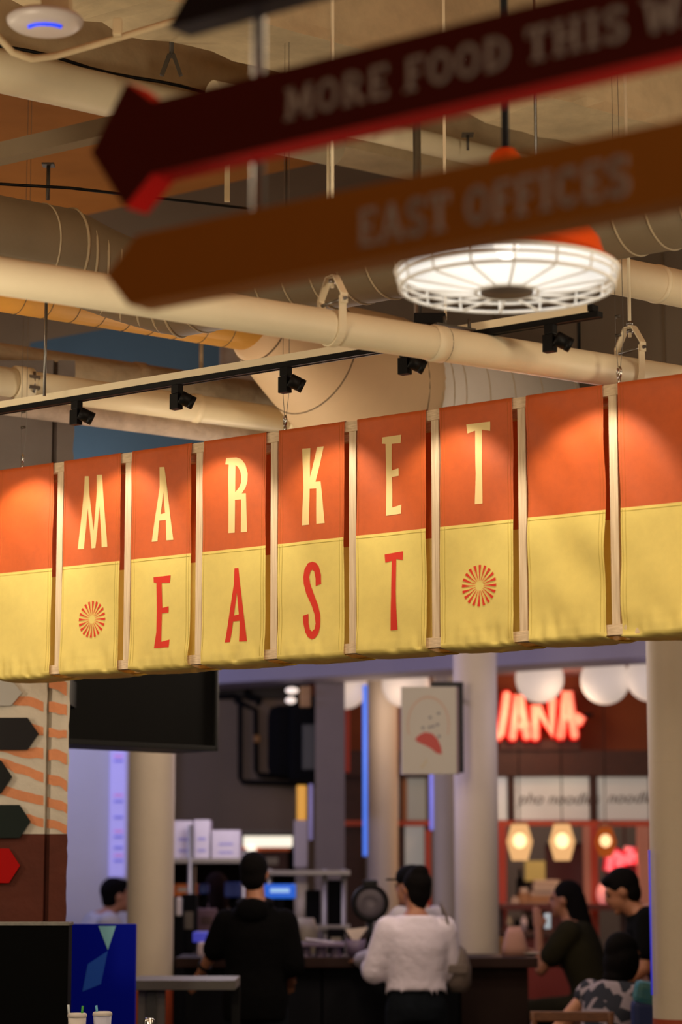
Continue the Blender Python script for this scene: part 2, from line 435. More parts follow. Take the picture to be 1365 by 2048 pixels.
for i in (0, 2, 4, 6, 8, 10, 12):
    th = ang * i / 12; ring(arc[i], WD * math.cos(th) + ER * math.sin(th), rad_[i + 1] + 0.001, 0.006, M_bead, root)
ring(arc[0] - WD * 0.12, WD, rd, 0.004, M_seam, root)
for i in range(27):
    c = arc[-1] + ER * (0.12 + i * 0.125); ring(c, (ER + WN * 0.25).normalized(), rb_ + 0.001, 0.0038, M_bead, root)
# spiral duct behind the main pipe, feeding the large white duct
p2 = at(0, 560, 9.35); z2 = p2.z; r2 = 0.125
e2 = along(0, 560, z2, WD, 500)
root, _ = pipe_thing('spiral_duct', p2 - WD * 1.0, e2, r2, mat('duct_bounce_tint', (0.85, 0.42, 0.07), 0.6, var=0.12, scale=5), 'slim spiral duct under the cream main pipe, flaring into a large white duct', 'duct', seams=0.125, sm=M_seamd, spiral=0.06)  # orange bounce light from the banner is put into this colour
d3a = at(775, 805, 10.75); d3b_ = WD
r3 = 0.37
root3 = root
d3e = d3a + WD * 0.86
MB().cyl(d3a, d3e, r3, seg=56).build('wide_duct_body', M_duct2, root3, label='large white round duct')
for t in (0.02, 0.09, 0.16, 0.30, 0.45, 0.62, 0.84): ring(d3a + WD * t, WD, r3 + 0.0005, 0.0025, M_seam, root3)
# reducer
prof = []
nn = 14
for i in range(nn + 1):
    t = i / nn; s = t * t * (3 - 2 * t)
    prof.append((e2.lerp(d3a, t) + UP * 0.0, r2 + (r3 - r2) * min(1, t * 1.15) ** 0.8))
MB().tube([p for p, _ in prof], [q for _, q in prof], 48).build('reducer', mat('reducer_tan', (0.82, 0.62, 0.40), 0.6, var=0.06, scale=4), root)
dd = (d3a - e2).normalized()
for t in (0.12, 0.45, 0.98):
    i = int(t * nn); ring(prof[i][0], dd if t < 0.9 else WD, prof[i][1] + 0.001, 0.003, M_seamd, root)
# upper left pipes
pA = at(0, 142, 8.9); pipe_thing('pipe', pA - WD * 1, pA + WD * 1.6, 0.084, M_pipe, 'fat cream pipe at the upper left behind the wireless access point')
pB = at(780, 268, 9.8); pipe_thing('pipe', pB - WD * 0.9, pB + WD * 1.0, 0.05, M_pipe, 'cream ceiling pipe running beside the tan beam below the red arrow sign')
# black cable on the fat pipe
MB().tube([pA + UP * 0.088 + WD * (t * 0.1) + WN * (0.02 + 0.02 * math.sin(t)) + UP * 0.004 for t in range(-4, 14)], 0.007, 6).build('cable', M_black, label='black cable lying on top of the fat cream pipe at upper left', cat='cable')
# flat conduit rising to the right at left
ca = at(0, 308, 7.9); cb = atz(215, 258, ca.z)
dc = (cb - ca).normalized()
MB().box((ca + cb) / 2, ((cb - ca).length + 1.6, 0.06, 0.06), dc, UP.cross(dc), UP).build('cable_duct', M_duct, label='square cream cable duct ending behind the red arrowhead', cat='cable duct')
# pipes at left in front of the blue wall
pa = at(0, 722, 10.7); e = along(0, 722, pa.z, WD, 640)
root, _ = pipe_thing('pipe', pa - WD * 1.0, e, 0.082, M_insul, 'rough lagged pipe in front of the blue wall, behind the black track', joints=(0.62,), jr=1.08)
pb = at(40, 768, 9.9); e = along(40, 768, pb.z, WD, 590)
root, _ = pipe_thing('pipe', pb, e, 0.060, M_pipe, 'cream pipe with a bolted collar just above the M panel', joints=(0.62, 0.97), jr=1.07, jw=0.018)
MB().cyl(pb - WD * 1.0, pb - WD * 0.035, 0.062, seg=28).build('pipe_body', M_pipe, root)
MB().tube([pb - WD * 0.03, pb - WD * 0.028, pb + WD * 0.045, pb + WD * 0.05], [0.055, 0.074, 0.074, 0.06], 28, False).build('collar', M_pipe, root)
mb = MB()
for s in (-1, 1):
    o = WD.cross(UP) * 0; c = pb + WN * 0.06 + UP * 0.022 * s + WD * 0.03
    mb.box(c, (0.05, 0.03, 0.014), WD, WN)
mb.cyl(pb + WN * 0.068 + WD * 0.03 - UP * 0.045, pb + WN * 0.068 + WD * 0.03 + UP * 0.045, 0.006, seg=8); mb.build('clamp_bolt', M_steel, root)
pc = at(60, 815, 9.98); e = along(60, 815, pc.z, WD, 640)
pipe_thing('pipe', pc - WD * 0.6, e, 0.046, mat('old_pipe', (0.56, 0.45, 0.38), 0.9, var=0.3, scale=9, bump=0.4, bscale=30), 'stained pinkish pipe lowest of the pipes above the A panel')
# blurry flexible elbow and bright foil duct
fp = [at(600 + 8 * i - 2.2 * i * i, 770 + 17 * i, 11.3) for i in range(7)]
mb = MB().tube(fp, [0.06, 0.075, 0.06, 0.075, 0.06, 0.075, 0.06], 18); mb.build('flexible_duct', M_insul, label='crumpled flexible duct elbow above the K panel beside the eyebolt', cat='duct')
f0 = at(455, 665, 11.9); f1 = at(520, 800, 11.9)
mb = MB().bbox((f0 + f1) / 2, (0.24, 0.15, 0.36), bev=0.03); mb.build('foil_duct', mat('foil', (0.62, 0.62, 0.70), 0.35, 0.5, var=0.2, scale=9, bump=0.5, bscale=12), label='silvery foil-wrapped duct box at the right end of the blue wall', cat='duct')
# cream pipe at far right behind the pendant lamp
pr = at(1300, 565, 9.0); pipe_thing('pipe', pr - WD * 0.5, pr + WD * 1.8, 0.072, M_pipe, 'cream pipe at the right edge behind the pendant lamp', joints=(0.235,), jr=1.05, jw=0.012)
# hanger rods, each its own thing
def rod(px, py0, py1, Y, r, label, m=M_dsteel, plate=True):
    a, b = at(px, py0, Y), at(px, py1, Y); b.x = a.x
    root = thing('hanger_rod', b, label, 'rod', 'thin ceiling hanger rods')
    MB().cyl(b, a, r, seg=8).build('rod', m, root)
    if plate: MB().box(a, (0.05, 0.05, 0.008)).build('plate', m, root)
rod(93, 575, 792, 8.98, 0.006, 'thin steel rod dropping to the left end of the black light track', M_steel)
rod(657, 240, 480, 9.6, 0.007, 'pale thin rod between the red and tan arrow signs', M_pipe, False)
rod(834, 208, 640, 9.4, 0.016, 'grey square ceiling rod between the two signs left of the pendant cable', M_steel, False)
rod(97, 330, 400, 9.6, 0.008, 'short rod under the ceiling above the bent duct at left')
rod(203, 105, 150, 9.6, 0.006, 'short dark rod above the fat cream pipe at upper left')
rod(936, 270, 300, 9.9, 0.006, 'short dark rod with plate left of the pendant cable')
rod(403, 680, 790, 11.4, 0.010, 'brown rod in front of the blue wall above the R panel', M_pipe, False)
rod(573, 310, 420, 10.6, 0.004, 'thin wire rod at the dark wall between the two signs', M_dsteel, False)
rod(1157, 560, 700, 10.6, 0.008, 'black rod on the grey wall right of the track end', M_black, False)
MB().tube([at(0, 368, 8.6) + V((-0.5, 0, 0)), at(0, 368, 8.6), at(140, 376, 8.8), at(420, 408, 9.3), at(520, 420, 9.6)], 0.006, 6).build('cable', M_black, label='thin black cable strung above the bent duct behind the red arrowhead', cat='cable')
# strut and yoke hanger near the red arrow
sp = at(455, 330, 9.3); MB().box(sp + UP * 0.0, (0.022, 0.022, 0.30)).box(sp + UP * 0.1 + V((0.0, -0.012, 0)), (0.008, 0.004, 0.05)).build('strut', M_beam, label='cream slotted strut hanging behind the sign pole', cat='strut')
yk = at(343, 120, 8.9); r = thing('pipe_hanger', yk, 'dark yoke hanger above the red arrowhead', 'hanger')
for s in (-1, 1): MB().box(yk + V((0.022 * s, 0, -0.02)), (0.014, 0.02, 0.09), V((1, 0, 0.35 * s)).normalized(), V((0, 1, 0)), V((-0.35 * s, 0, 1)).normalized()).build('yoke', M_dsteel, r)
MB().cyl(yk + UP * 0.01, yk + UP * (SLAB_Z - yk.z), 0.009, seg=8).build('rod', M_dsteel, r)
# ------------------------------------------------------------------ the market banner
LET = {
'M': [(-0.0366, 3.1708), (-0.0141, 3.169), (-0.0125, 3.0947), (0.0117, 2.9504), (0.0302, 3.1059), (0.0289, 3.1695), (0.0559, 3.1677), (0.0878, 2.8797), (0.0576, 2.8805), (0.0437, 3.0456), (0.0237, 2.8806), (0.0038, 2.8805), (-0.0208, 3.042), (-0.0368, 2.8813), (-0.0687, 2.883)],
'A': [(-0.0108, 3.1677), (0.0146, 3.1659), (0.0655, 2.8781), (0.0299, 2.8794), (0.026, 2.958), (-0.0076, 2.9584), (-0.0165, 2.8795), (-0.0458, 2.8798), (-0.0096, 3.0895)],
'Ah': [(0.0092, 3.0696), (0.0211, 2.9861), (-0.0013, 2.9835)],
'R': [(-0.0402, 3.1676), (0.0093, 3.1649), (0.0335, 3.1557), (0.0523, 3.1341), (0.0632, 3.0996), (0.0624, 3.0684), (0.053, 3.0443), (0.0361, 3.0252), (0.0558, 3.0245), (0.0638, 2.8781), (0.033, 2.8791), (0.0331, 3.0038), (0.0042, 3.004), (0.0037, 2.88), (-0.0268, 2.881), (-0.027, 3.1415), (-0.0432, 3.1436)],
'Rh': [(0.0053, 3.1369), (0.0177, 3.1272), (0.0285, 3.1094), (0.0335, 3.088), (0.0326, 3.0672), (0.0236, 3.0493), (0.0061, 3.0331)],
'K': [(-0.0408, 3.1647), (-0.0029, 3.163), (-0.0053, 3.1084), (-0.0042, 3.0552), (0.0277, 3.1634), (0.0592, 3.1629), (0.0203, 3.0356), (0.0432, 3.0349), (0.0667, 2.8779), (0.0298, 2.8779), (0.0245, 3.0099), (-0.0051, 3.0112), (-0.0032, 2.878), (-0.0379, 2.8782), (-0.0332, 3.0213)],
'E': [(-0.0395, 3.1663), (0.0484, 3.1659), (0.0455, 3.1355), (0.0048, 3.1376), (0.0044, 3.0413), (0.0355, 3.046), (0.0354, 3.0187), (0.0054, 3.0171), (0.0056, 2.9068), (0.0467, 2.9136), (0.0449, 2.8815), (-0.0234, 2.8799), (-0.0212, 3.0105), (-0.0242, 3.1408), (-0.0407, 3.1435)],
'T': [(-0.0374, 3.1714), (0.0617, 3.171), (0.0603, 3.1385), (0.0271, 3.1458), (0.0271, 2.8859), (-0.0056, 2.8867), (0.0008, 2.9945), (-0.0009, 3.1454), (-0.0328, 3.1389)],
'E2': [(-0.0296, 2.7411), (0.0552, 2.7424), (0.0517, 2.7139), (0.0111, 2.7169), (0.0125, 2.6202), (0.0441, 2.6252), (0.0439, 2.6008), (0.0106, 2.6001), (0.0122, 2.4906), (0.0526, 2.4967), (0.0513, 2.467), (-0.0226, 2.4675), (-0.013, 2.5321), (-0.0147, 2.7188), (-0.0282, 2.7211)],
'A2': [(0.0075, 2.745), (0.0256, 2.7444), (0.0669, 2.4689), (0.031, 2.469), (0.0325, 2.5468), (-0.0003, 2.546), (-0.0129, 2.4695), (-0.0396, 2.4703), (0.0054, 2.6865)],
'A2h': [(0.0195, 2.6545), (0.0286, 2.5708), (0.0048, 2.5678)],
'S': [(0.0514, 2.6564), (0.0513, 2.6886), (0.0427, 2.7194), (0.0301, 2.7345), (0.0123, 2.7407), (-0.008, 2.7366), (-0.0242, 2.7165), (-0.0297, 2.6866), (-0.0271, 2.6622), (-0.0153, 2.625), (0.0076, 2.5832), (0.0218, 2.5462), (0.0254, 2.5139), (0.0204, 2.4942), (0.0078, 2.4862), (-0.0023, 2.4936), (-0.0074, 2.516), (-0.007, 2.5509), (-0.0333, 2.5458), (-0.0317, 2.5175), (-0.0225, 2.4849), (-0.0098, 2.4661), (0.0069, 2.4571), (0.023, 2.4601), (0.0371, 2.4772), (0.0461, 2.5046), (0.047, 2.5405), (0.0379, 2.5772), (0.0177, 2.6227), (0.0024, 2.66), (-0.0027, 2.6846), (0.0023, 2.7044), (0.0124, 2.7116), (0.0215, 2.7029), (0.0266, 2.6783), (0.0267, 2.6502)],
'T2': [(-0.0284, 2.7408), (0.0515, 2.7463), (0.0497, 2.7153), (0.0223, 2.7211), (0.0218, 2.604), (0.0257, 2.4683), (-0.0051, 2.4684), (0.0015, 2.5871), (0.0031, 2.7162), (-0.0251, 2.7111)],
}
ZB, ZS, PITCHB, PW = 2.397, 2.818, 0.3643, 0.3055
S0 = -1.13                                           # post left of the M panel
def sstep(a, b, x):
    t = max(0, min(1, (x - a) / (b - a))); return t * t * (3 - 2 * t)
def drape(s, z, k):
    w = 0.0065 * noise.noise(V((s * 7 + z * 3, z * 5, k * 3.7))) * (2.2 if k >= 7 else 1.0)
    b = 1 - sstep(ZB + 0.01, ZB + 0.12, z)
    w += 0.013 * b * noise.noise(V((s * 32, z * 9, k * 1.3))) + 0.004 * b
    if z < ZS:
        t = math.exp(-(ZS - z) / 0.016); w += 0.0014 * t * math.sin(s * 170 + 6 * noise.noise(V((s * 20, k, 0))))
        g = math.exp(-((z - (ZB + 0.045)) / 0.006) ** 2); w -= 0.003 * g * max(0, 1 - abs(s) / 0.14) * (0.4 + abs(noise.noise(V((s * 9, k, 2)))))
    else:
        t = math.exp(-(z - ZS) / 0.03); w += 0.0018 * t * noise.noise(V((s * 40, z * 8, k)))
    return w * (1 - sstep(ZT - 0.06, ZT, z))
def bp(s, z, n): p = PA + ER * s + EN * n; p.z = z; return p
root = thing('banner_frame', bp(1.0, ZB, 0), 'pale pine frame of the hanging market banner, seen in the gaps between panels', 'banner frame')
SL, SR = S0 - PITCHB - 0.02, S0 + 8 * PITCHB + 0.02
def fbar(s0, s1, z0, z1, n0, n1, nm, m):
    mb = MB(); c = bp((s0 + s1) / 2, (z0 + z1) / 2, (n0 + n1) / 2)
    return mb.bbox(c, (s1 - s0, n1 - n0, z1 - z0), ER, EN, bev=0.0015).build(nm, m, root)
fbar(SL, SR, ZT - 0.038, ZT, -0.038, 0, 'top_rail', M_woodh); fbar(SL, SR, ZB, ZB + 0.036, -0.038, 0, 'bottom_rail', M_woodh)
fbar(SL, SR, ZT - 0.038, ZT, -0.195, -0.157, 'top_rail', M_woodh); fbar(SL, SR, ZB, ZB + 0.036, -0.195, -0.157, 'bottom_rail', M_woodh)
for i in range(-1, 9):
    s = S0 + PITCHB * i + 0.002
    fbar(s - 0.016, s + 0.016, ZB + 0.036, ZT - 0.038, -0.036, -0.002, 'post', M_woodv)
    fbar(s - 0.016, s + 0.016, ZB, ZB + 0.036, -0.157, -0.038, 'cross_bar', M_woodh)
def fill_poly(loops, step=0.012):
    bm = bmesh.new(); ed = []
    for L in loops:
        vs = [bm.verts.new((p[0], p[1], 0)) for p in L]
        for i in range(len(vs)): ed.append(bm.edges.new((vs[i], vs[(i + 1) % len(vs)])))
    bmesh.ops.triangle_fill(bm, use_beauty=True, use_dissolve=False, edges=ed)
    for _ in range(4):
        el = [e for e in bm.edges if e.calc_length() > step * 2]
        if not el: break
        bmesh.ops.subdivide_edges(bm, edges=el, cuts=1)
        bmesh.ops.triangulate(bm, faces=[f for f in bm.faces if len(f.verts) > 3])
    bm.verts.index_update()
    r = [(v.co.x, v.co.y) for v in bm.verts], [[v.index for v in f.verts] for f in bm.faces]
    bm.free(); return r
PANELS = [('blank orange and yellow fabric panel further left than the panel beside M', None, None, None),
          ('glowing blank orange and yellow panel left of the M panel', None, None, None),
          ('orange and yellow fabric panel with cream M and red sunburst', 'M', None, 'sun'),
          ('orange and yellow fabric panel with cream A above red E', 'A', 'E2', None),
          ('orange and yellow fabric panel with cream R above red A', 'R', 'A2', None),
          ('orange and yellow fabric panel with cream K above red S', 'K', 'S', None),
          ('orange and yellow fabric panel with cream E above red T', 'E', 'T2', None),
          ('orange and yellow fabric panel with cream T and red sunburst', 'T', None, 'sun'),
          ('blank orange and yellow panel just right of the T panel', None, None, None),
          ('blank orange and yellow panel at the right edge beside the eyebolt', None, None, None)]
for i, (lab, up, lo, sun) in enumerate(PANELS):
    if i == 0: continue
    k = i - 1; cen = S0 + PITCHB * (k - 1) + PITCHB / 2
    base = bp(cen, ZB, 0.01)
    root = thing('fabric_banner', base, lab, 'banner', 'hanging fabric panels of the market banner')
    NX = 28
    def sheet(rows, dz0, nm, m):
        vs, fs_ = [], []
        for n, z, d in rows:
            for j in range(NX + 1):
                s = -PW / 2 + PW * j / NX
                dd = drape(s, z, k) * d
                taper = 0.002 * math.sin(z * 9 + k) * (1 if j in (0, NX) else 0)
                vs.append(bp(cen + s + taper, z if d >= 0 else z - 0.004 * math.sin(PI * j / NX) + 0.003 * noise.noise(V((s * 25, n * 30, k))), n + dd))
        for r_ in range(len(rows) - 1):
            for j in range(NX): a = r_ * (NX + 1) + j; fs_.append((a, a + 1, a + NX + 2, a + NX + 1))
        return MB().add(vs, fs_, True).build(nm, m, root)
    zz = [ZT - (ZT - ZS) * t / 26 for t in range(27)]
    rows = [(-0.200, ZS, 0), (-0.200, ZT - 0.01, 0), (-0.196, ZT + 0.002, 0), (0.003, ZT + 0.002, 0)] + [(0.007, z, 1) for z in zz]
    sheet(rows, 0, 'orange_cloth', M_orange)
    zz = [ZS + 0.001 - (ZS - ZB + 0.001) * t / 44 for t in range(45)]
    rows = [(0.0085, z, 1) for z in zz] + [(0.006, ZB - 0.004, -1), (-0.03, ZB - 0.009, -1), (-0.10, ZB - 0.014, -1), (-0.17, ZB - 0.009, -1), (-0.199, ZB - 0.002, 0), (-0.201, ZB + 0.1, 0), (-0.201, ZS + 0.001, 0)]
    rows = [(n, z, d) for n, z, d in rows]
    # keep the underside rows free of the front drape
    vs = None
    sheet([(n, z, d) for n, z, d in rows if True], 0, 'yellow_cloth', M_yellow)
    # hem stitches
    for sx in (-1, 1):
        for inset in (0.008, 0.020):
            s = sx * (PW / 2 - inset)
            for z0, z1, m, nn in ((ZS + 0.004, ZT - 0.002, M_stitch, 0.0075), (ZB + 0.012, ZS - 0.002, M_stitchy, 0.009)):
                if inset > 0.01 and sx < 0 and k % 2: continue
                a = []
                for t in range(25):
                    z = z0 + (z1 - z0) * t / 24; a.append(bp(cen + s, z, nn + drape(s, z, k)))
                MB().tube(a, 0.0006, 4, False).build('hem_stitch', m, root)
    a = [bp(cen + s_, ZS - 0.010, 0.009 + drape(s_, ZS - 0.010, k)) for s_ in [-PW / 2 + PW * t / 24 for t in range(25)]]
    MB().tube(a, 0.0008, 4, False).build('hem_stitch', M_stitchy, root)
    def printed(loops, nm, m, nn, label=None):
        pv, pf = fill_poly(loops)
        MB().add([bp(cen + s, z, nn + 0.0016 + drape(s, z, k)) for s, z in pv], pf, True).build(nm, m, root, label=label)
    if up: printed([LET[up]] + ([LET[up + 'h']] if up + 'h' in LET else []), 'letter', M_cream, 0.007, 'cream letter ' + up[0])
    if lo: printed([LET[lo]] + ([LET[lo + 'h']] if lo + 'h' in LET else []), 'letter', M_red, 0.0085, 'red letter ' + lo[0])
    if sun:
        cx, cz = 0.012, 2.600; loops = []
        for q in range(20):
            t = 2 * PI * q / 20 + 0.05
            def pp(r_, da): return (cx + r_ * math.sin(t + da), cz + r_ * math.cos(t + da))
            loops.append([pp(0.017, -0.03), pp(0.045, -0.062), pp(0.0725, -0.075), pp(0.0715, 0.075), pp(0.045, 0.03), pp(0.017, 0.03)])
        mbs = MB()
        for L in loops: mbs.add([bp(cen + s, z, 0.0105 + drape(s, z, k)) for s, z in L], [list(range(6))])
        mbs.build('sunburst', M_red, root, label='red sunburst of twenty rays')

# eyebolts and suspension wires
def eyebolt(s, label):
    b = bp(s, ZT, -0.019); root = thing('eyebolt', b, label, 'eyebolt', 'eyebolts carrying the banner')
    MB().cyl(b, b + UP * 0.02, 0.006, seg=10).cyl(b, b + UP * 0.005, 0.012, seg=14).build('shank', M_chrome, root)
    side = (ER * 0.75 + EN * 0.66).normalized()
    MB().torus(b + UP * 0.041, side.cross(UP), 0.0175, 0.005, 28, 8).build('ring', M_chrome, root)
    mb = MB()
    for dx in (-0.006, 0.010):
        a = b + UP * 0.055 + ER * dx * 0.5; mb.tube([a, a + ER * dx * 1.4 + UP * 0.10, b + ER * dx + UP * (SLAB_Z - b.z)], 0.0011, 5, False)
    mb.build('suspension_wire', M_steel, root)
    mb = MB()
    for z in (0.17, 0.235): mb.cyl(b + UP * z - ER * 0.009, b + UP * z + ER * 0.009, 0.006, seg=8)
    mb.build('wire_clip', M_dsteel, root)
eyebolt(S0 + PITCHB * 3 + 0.04, 'zinc eyebolt on the frame top between the R and K panels')
eyebolt(S0 + PITCHB * 7 + 0.02, 'zinc eyebolt on the frame top right of the last blank panel')
eyebolt(S0 - PITCHB * 1 + 0.135, 'eyebolt at the left edge of the picture above the glowing panel')

# ------------------------------------------------------------------ light track with spotlights
TZ = at(1000, 661, 7.85); T0 = TZ.copy(); trz = T0.z
def track_at(px):
    k = (px - 682.5) / F; k = ray(px, 740).x / ray(px, 740).y
    t = (k * T0.y - T0.x) / (ER.x - k * ER.y); return T0 + ER * t
ta, tb = track_at(-160), track_at(1203)
root = thing('light_track', ta, 'long black lighting track under a cream strut in front of the banner top', 'light track')
MB().box((ta + tb) / 2 - UP * 0.0, ((tb - ta).length, 0.034, 0.018), ER, EN).build('track', M_black, root)
mb = MB()
for s in (-1, 1): mb.box((ta + tb) / 2 + EN * 0.013 * s - UP * 0.0095, ((tb - ta).length, 0.005, 0.003), ER, EN)
mb.build('track_lip', M_black, root)
e1 = tb - ER * 0.035
MB().box((ta + e1) / 2 + UP * 0.0225, ((e1 - ta).length, 0.036, 0.026), ER, EN).build('strut_channel', M_pipe, root)
MB().box(e1 + UP * 0.0225 + ER * 0.008, (0.018, 0.038, 0.022), ER, EN).build('end_cap', M_black, root)
MB().cyl(track_at(1078) + UP * 0.03, track_at(1078) + UP * (SLAB_Z - trz), 0.005, seg=8).build('hanger_rod', M_steel, root)
M_lens = mat('lamp_lens', (0.9, 0.8, 0.6), 0.3, emit=(1.0, 0.78, 0.5), estr=6.0)
HEADS = [(-35, 1000, 'spotlight head on the track just past the left edge of the picture', 20),
         (155, 985, 'black spotlight head above the M panel, leftmost in the picture', 14),
         (355, 975, 'black spotlight head above the A and R panels', 14),
         (572, 960, 'black spotlight head beside the eyebolt wire above the K panel', 14),
         (812, 935, 'black spotlight head under the pipe coupling', 14),
         (1103, 905, 'black spotlight head in front of the pipe near the track end', 20)]
for px, ty, lab, pw in HEADS:
    c = track_at(px); root = thing('spotlight', c - UP * 0.009, lab, 'spotlight', 'spotlight heads on the track')
    tgt = atplane(px + 88, ty, PA, EN)
    MB().bbox(c - UP * 0.024, (0.034, 0.030, 0.034), ER, EN, bev=0.002).build('adapter', M_black, root)
    bc = c - UP * 0.071 - ER * 0.004
    MB().bbox(bc, (0.040, 0.030, 0.058), ER, EN, bev=0.002).build('driver_box', M_black, root)
    pv = c - UP * 0.068 + ER * 0.030 + EN * 0.0
    aim = (tgt - pv).normalized()
    MB().cyl(pv - ER * 0.02, pv + ER * 0.01, 0.008, seg=10).build('pivot', M_black, root)
    hc = pv + ER * 0.012
    MB().lathe([(0.0005, -0.022), (0.023, -0.022), (0.0245, -0.018), (0.0245, 0.014), (0.023, 0.0145), (0.023, 0.017), (0.0245, 0.0175), (0.0245, 0.034), (0.021, 0.034), (0.021, 0.022), (0.0005, 0.022)], hc, 28, (ER * 0.62 - EN * 0.62 - UP * 0.42).normalized()).build('lamp_cylinder', M_black, root)
    MB().lathe([(0.0005, 0), (0.0195, 0)], hc + (ER * 0.62 - EN * 0.62 - UP * 0.42).normalized() * 0.024, 24, (ER * 0.62 - EN * 0.62 - UP * 0.42).normalized()).build('lens', M_lens, root)
    L = lamp('spotlight_beam', 'SPOT', hc + aim * 0.036, pw, (1.0, 0.84, 0.64), 0.012, cone=math.radians(82), blend=0.55, to=tgt - UP * 0.35)
# ------------------------------------------------------------------ arrow signs on their pole
def arcpts(cx, cy, rx, ry, a0, a1, n=10): return [(cx + rx * math.cos(math.radians(a0 + (a1 - a0) * i / n)), cy + ry * math.sin(math.radians(a0 + (a1 - a0) * i / n))) for i in range(n + 1)]
TH = 0.17
def serif(x, y, w=0.34): return [(x - w / 2, y), (x + w / 2, y)]
SLAB = {   # width, strokes (polyline, thickness)
'M': (1.05, [([(0.15, 0), (0.2, 1)], TH), ([(0.2, 1), (0.52, 0.2)], TH * .8), ([(0.52, 0.2), (0.84, 1)], TH * .8), ([(0.84, 1), (0.9, 0)], TH), (serif(0.15, 0.04), .09), (serif(0.9, 0.04), .09), (serif(0.16, .96, .28), .09), (serif(0.88, .96, .28), .09)]),
'O': (0.85, [(arcpts(0.42, 0.5, 0.31, 0.42, 0, 360, 20), TH)]),
'R': (0.85, [([(0.2, 0), (0.2, 1)], TH), (arcpts(0.3, 0.74, 0.33, 0.22, -90, 90), TH * .8), ([(0.12, .96), (.32, .96)], .12), ([(.2, .52), (.35, .52)], .12), ([(.4, .5), (.7, .05)], TH), (serif(.2, .04), .09), (serif(.72, .04, .25), .09)]),
'E': (0.75, [([(0.2, 0), (0.2, 1)], TH), ([(.1, .95), (.66, .95)], .11), ([(.2, .5), (.52, .5)], .11), ([(.1, .05), (.66, .05)], .11), ([(.64, .75), (.64, 1)], .09), ([(.64, 0), (.64, .25)], .09), ([(.5, .4), (.5, .6)], .08)]),
'F': (0.72, [([(0.2, 0), (0.2, 1)], TH), ([(.1, .95), (.66, .95)], .11), ([(.2, .5), (.52, .5)], .11), ([(.64, .75), (.64, 1)], .09), ([(.5, .4), (.5, .6)], .08), (serif(.2, .04, .4), .09)]),
'D': (0.85, [([(0.2, 0), (0.2, 1)], TH), (arcpts(0.3, 0.5, 0.42, 0.43, -90, 90, 14), TH * .85), ([(.08, .95), (.32, .95)], .11), ([(.08, .05), (.32, .05)], .11)]),
'T': (0.78, [([(.39, 0), (.39, 1)], TH), ([(.06, .95), (.72, .95)], .11), ([(.08, .72), (.08, 1)], .09), ([(.70, .72), (.70, 1)], .09), (serif(.39, .04, .4), .09)]),
'H': (0.92, [([(.2, 0), (.2, 1)], TH), ([(.72, 0), (.72, 1)], TH), ([(.2, .5), (.72, .5)], .12)] + [(serif(x, y, .34), .09) for x in (.2, .72) for y in (.04, .96)]),
'I': (0.48, [([(.24, 0), (.24, 1)], TH), (serif(.24, .04, .4), .09), (serif(.24, .96, .4), .09)]),
'S': (0.72, [(arcpts(.36, .74, .24, .2, 20, 250, 12) + arcpts(.36, .27, .25, .21, 70, -160, 12), TH), ([(.6, .72), (.6, .98)], .08), ([(.1, .02), (.1, .28)], .08)]),
'W': (1.1, [([(.12, 1), (.32, 0)], TH), ([(.32, 0), (.55, .85)], TH * .8), ([(.55, .85), (.78, 0)], TH * .8), ([(.78, 0), (.98, 1)], TH), (serif(.12, .96), .09), (serif(.98, .96), .09)]),
'A': (0.88, [([(.12, 0), (.42, 1)], TH * .8), ([(.42, 1), (.74, 0)], TH), ([(.22, .3), (.66, .3)], .1), (serif(.12, .04, .32), .09), (serif(.74, .04, .32), .09)]),
'Y': (0.85, [([(.1, 1), (.42, .45)], TH * .9), ([(.74, 1), (.42, .45)], TH * .9), ([(.42, .5), (.42, 0)], TH), (serif(.42, .04, .4), .09), (serif(.1, .96, .3), .09), (serif(.74, .96, .3), .09)]),
'C': (0.80, [(arcpts(.42, .5, .31, .42, 45, 315, 16), TH), ([(.66, .68), (.66, .98)], .08)]),
}
def slab_text(txt, cap, O, X, Yv, N, m, parent, track=0.06, xs=1.0):
    X = X * xs
    x = 0.0
    for ch in txt:
        if ch == ' ': x += 0.45 * cap; continue
        w, strokes = SLAB[ch]; mb = MB()
        for pl, t in strokes:
            for i in range(len(pl) - 1):
                a, b = pl[i], pl[i + 1]; dx, dy = b[0] - a[0], b[1] - a[1]; l = math.hypot(dx, dy) or 1
                ex, ey = dx / l * t * .18, dy / l * t * .18
                if len(pl) == 2: ex = ey = 0
                nx, ny = -dy / l * t / 2, dx / l * t / 2
                q = [(a[0] - ex + nx, a[1] - ey + ny), (b[0] + ex + nx, b[1] + ey + ny), (b[0] + ex - nx, b[1] + ey - ny), (a[0] - ex - nx, a[1] - ey - ny)]
                mb.prism([(x + p[0] * cap, p[1] * cap) for p in q], O, X, Yv, N, 0.002)
        mb.build('letter', m, parent, label='grey letter ' + ch)
        x += (w + track) * cap
    return x
SP = at(182, 305, 4.3)
def sp(px, py, off=0.0):
    p = atplane(px, py, SP + EN * off, EN); return ((p - SP).dot(ER), p.z)
def signpoly(name, poly, m, label, th=0.06, edge=None):
    org = SP + ER * poly[0][0]; org.z = poly[0][1]
    root = thing(name, org, label, 'sign')
    O = SP.copy(); O.z = 0
    bm = bmesh.new()
    MB().prism(poly, O - EN * (th + 0.002), ER, UP, EN, th).build('arrow_board', edge or m, root)
    MB().prism(poly, O - EN * 0.002, ER, UP, EN, 0.002).build('face_plate', m, root)
    return root
M_sedge = mat('sign_red_edge', (0.66, 0.006, 0.005), 0.6, spec=0.2)
M_sred = mat('sign_red', (0.15, 0.005, 0.003), 0.45, var=0.05, scale=6)
M_stan = mat('sign_ochre', (0.72, 0.25, 0.016), 0.5, var=0.05, scale=6)
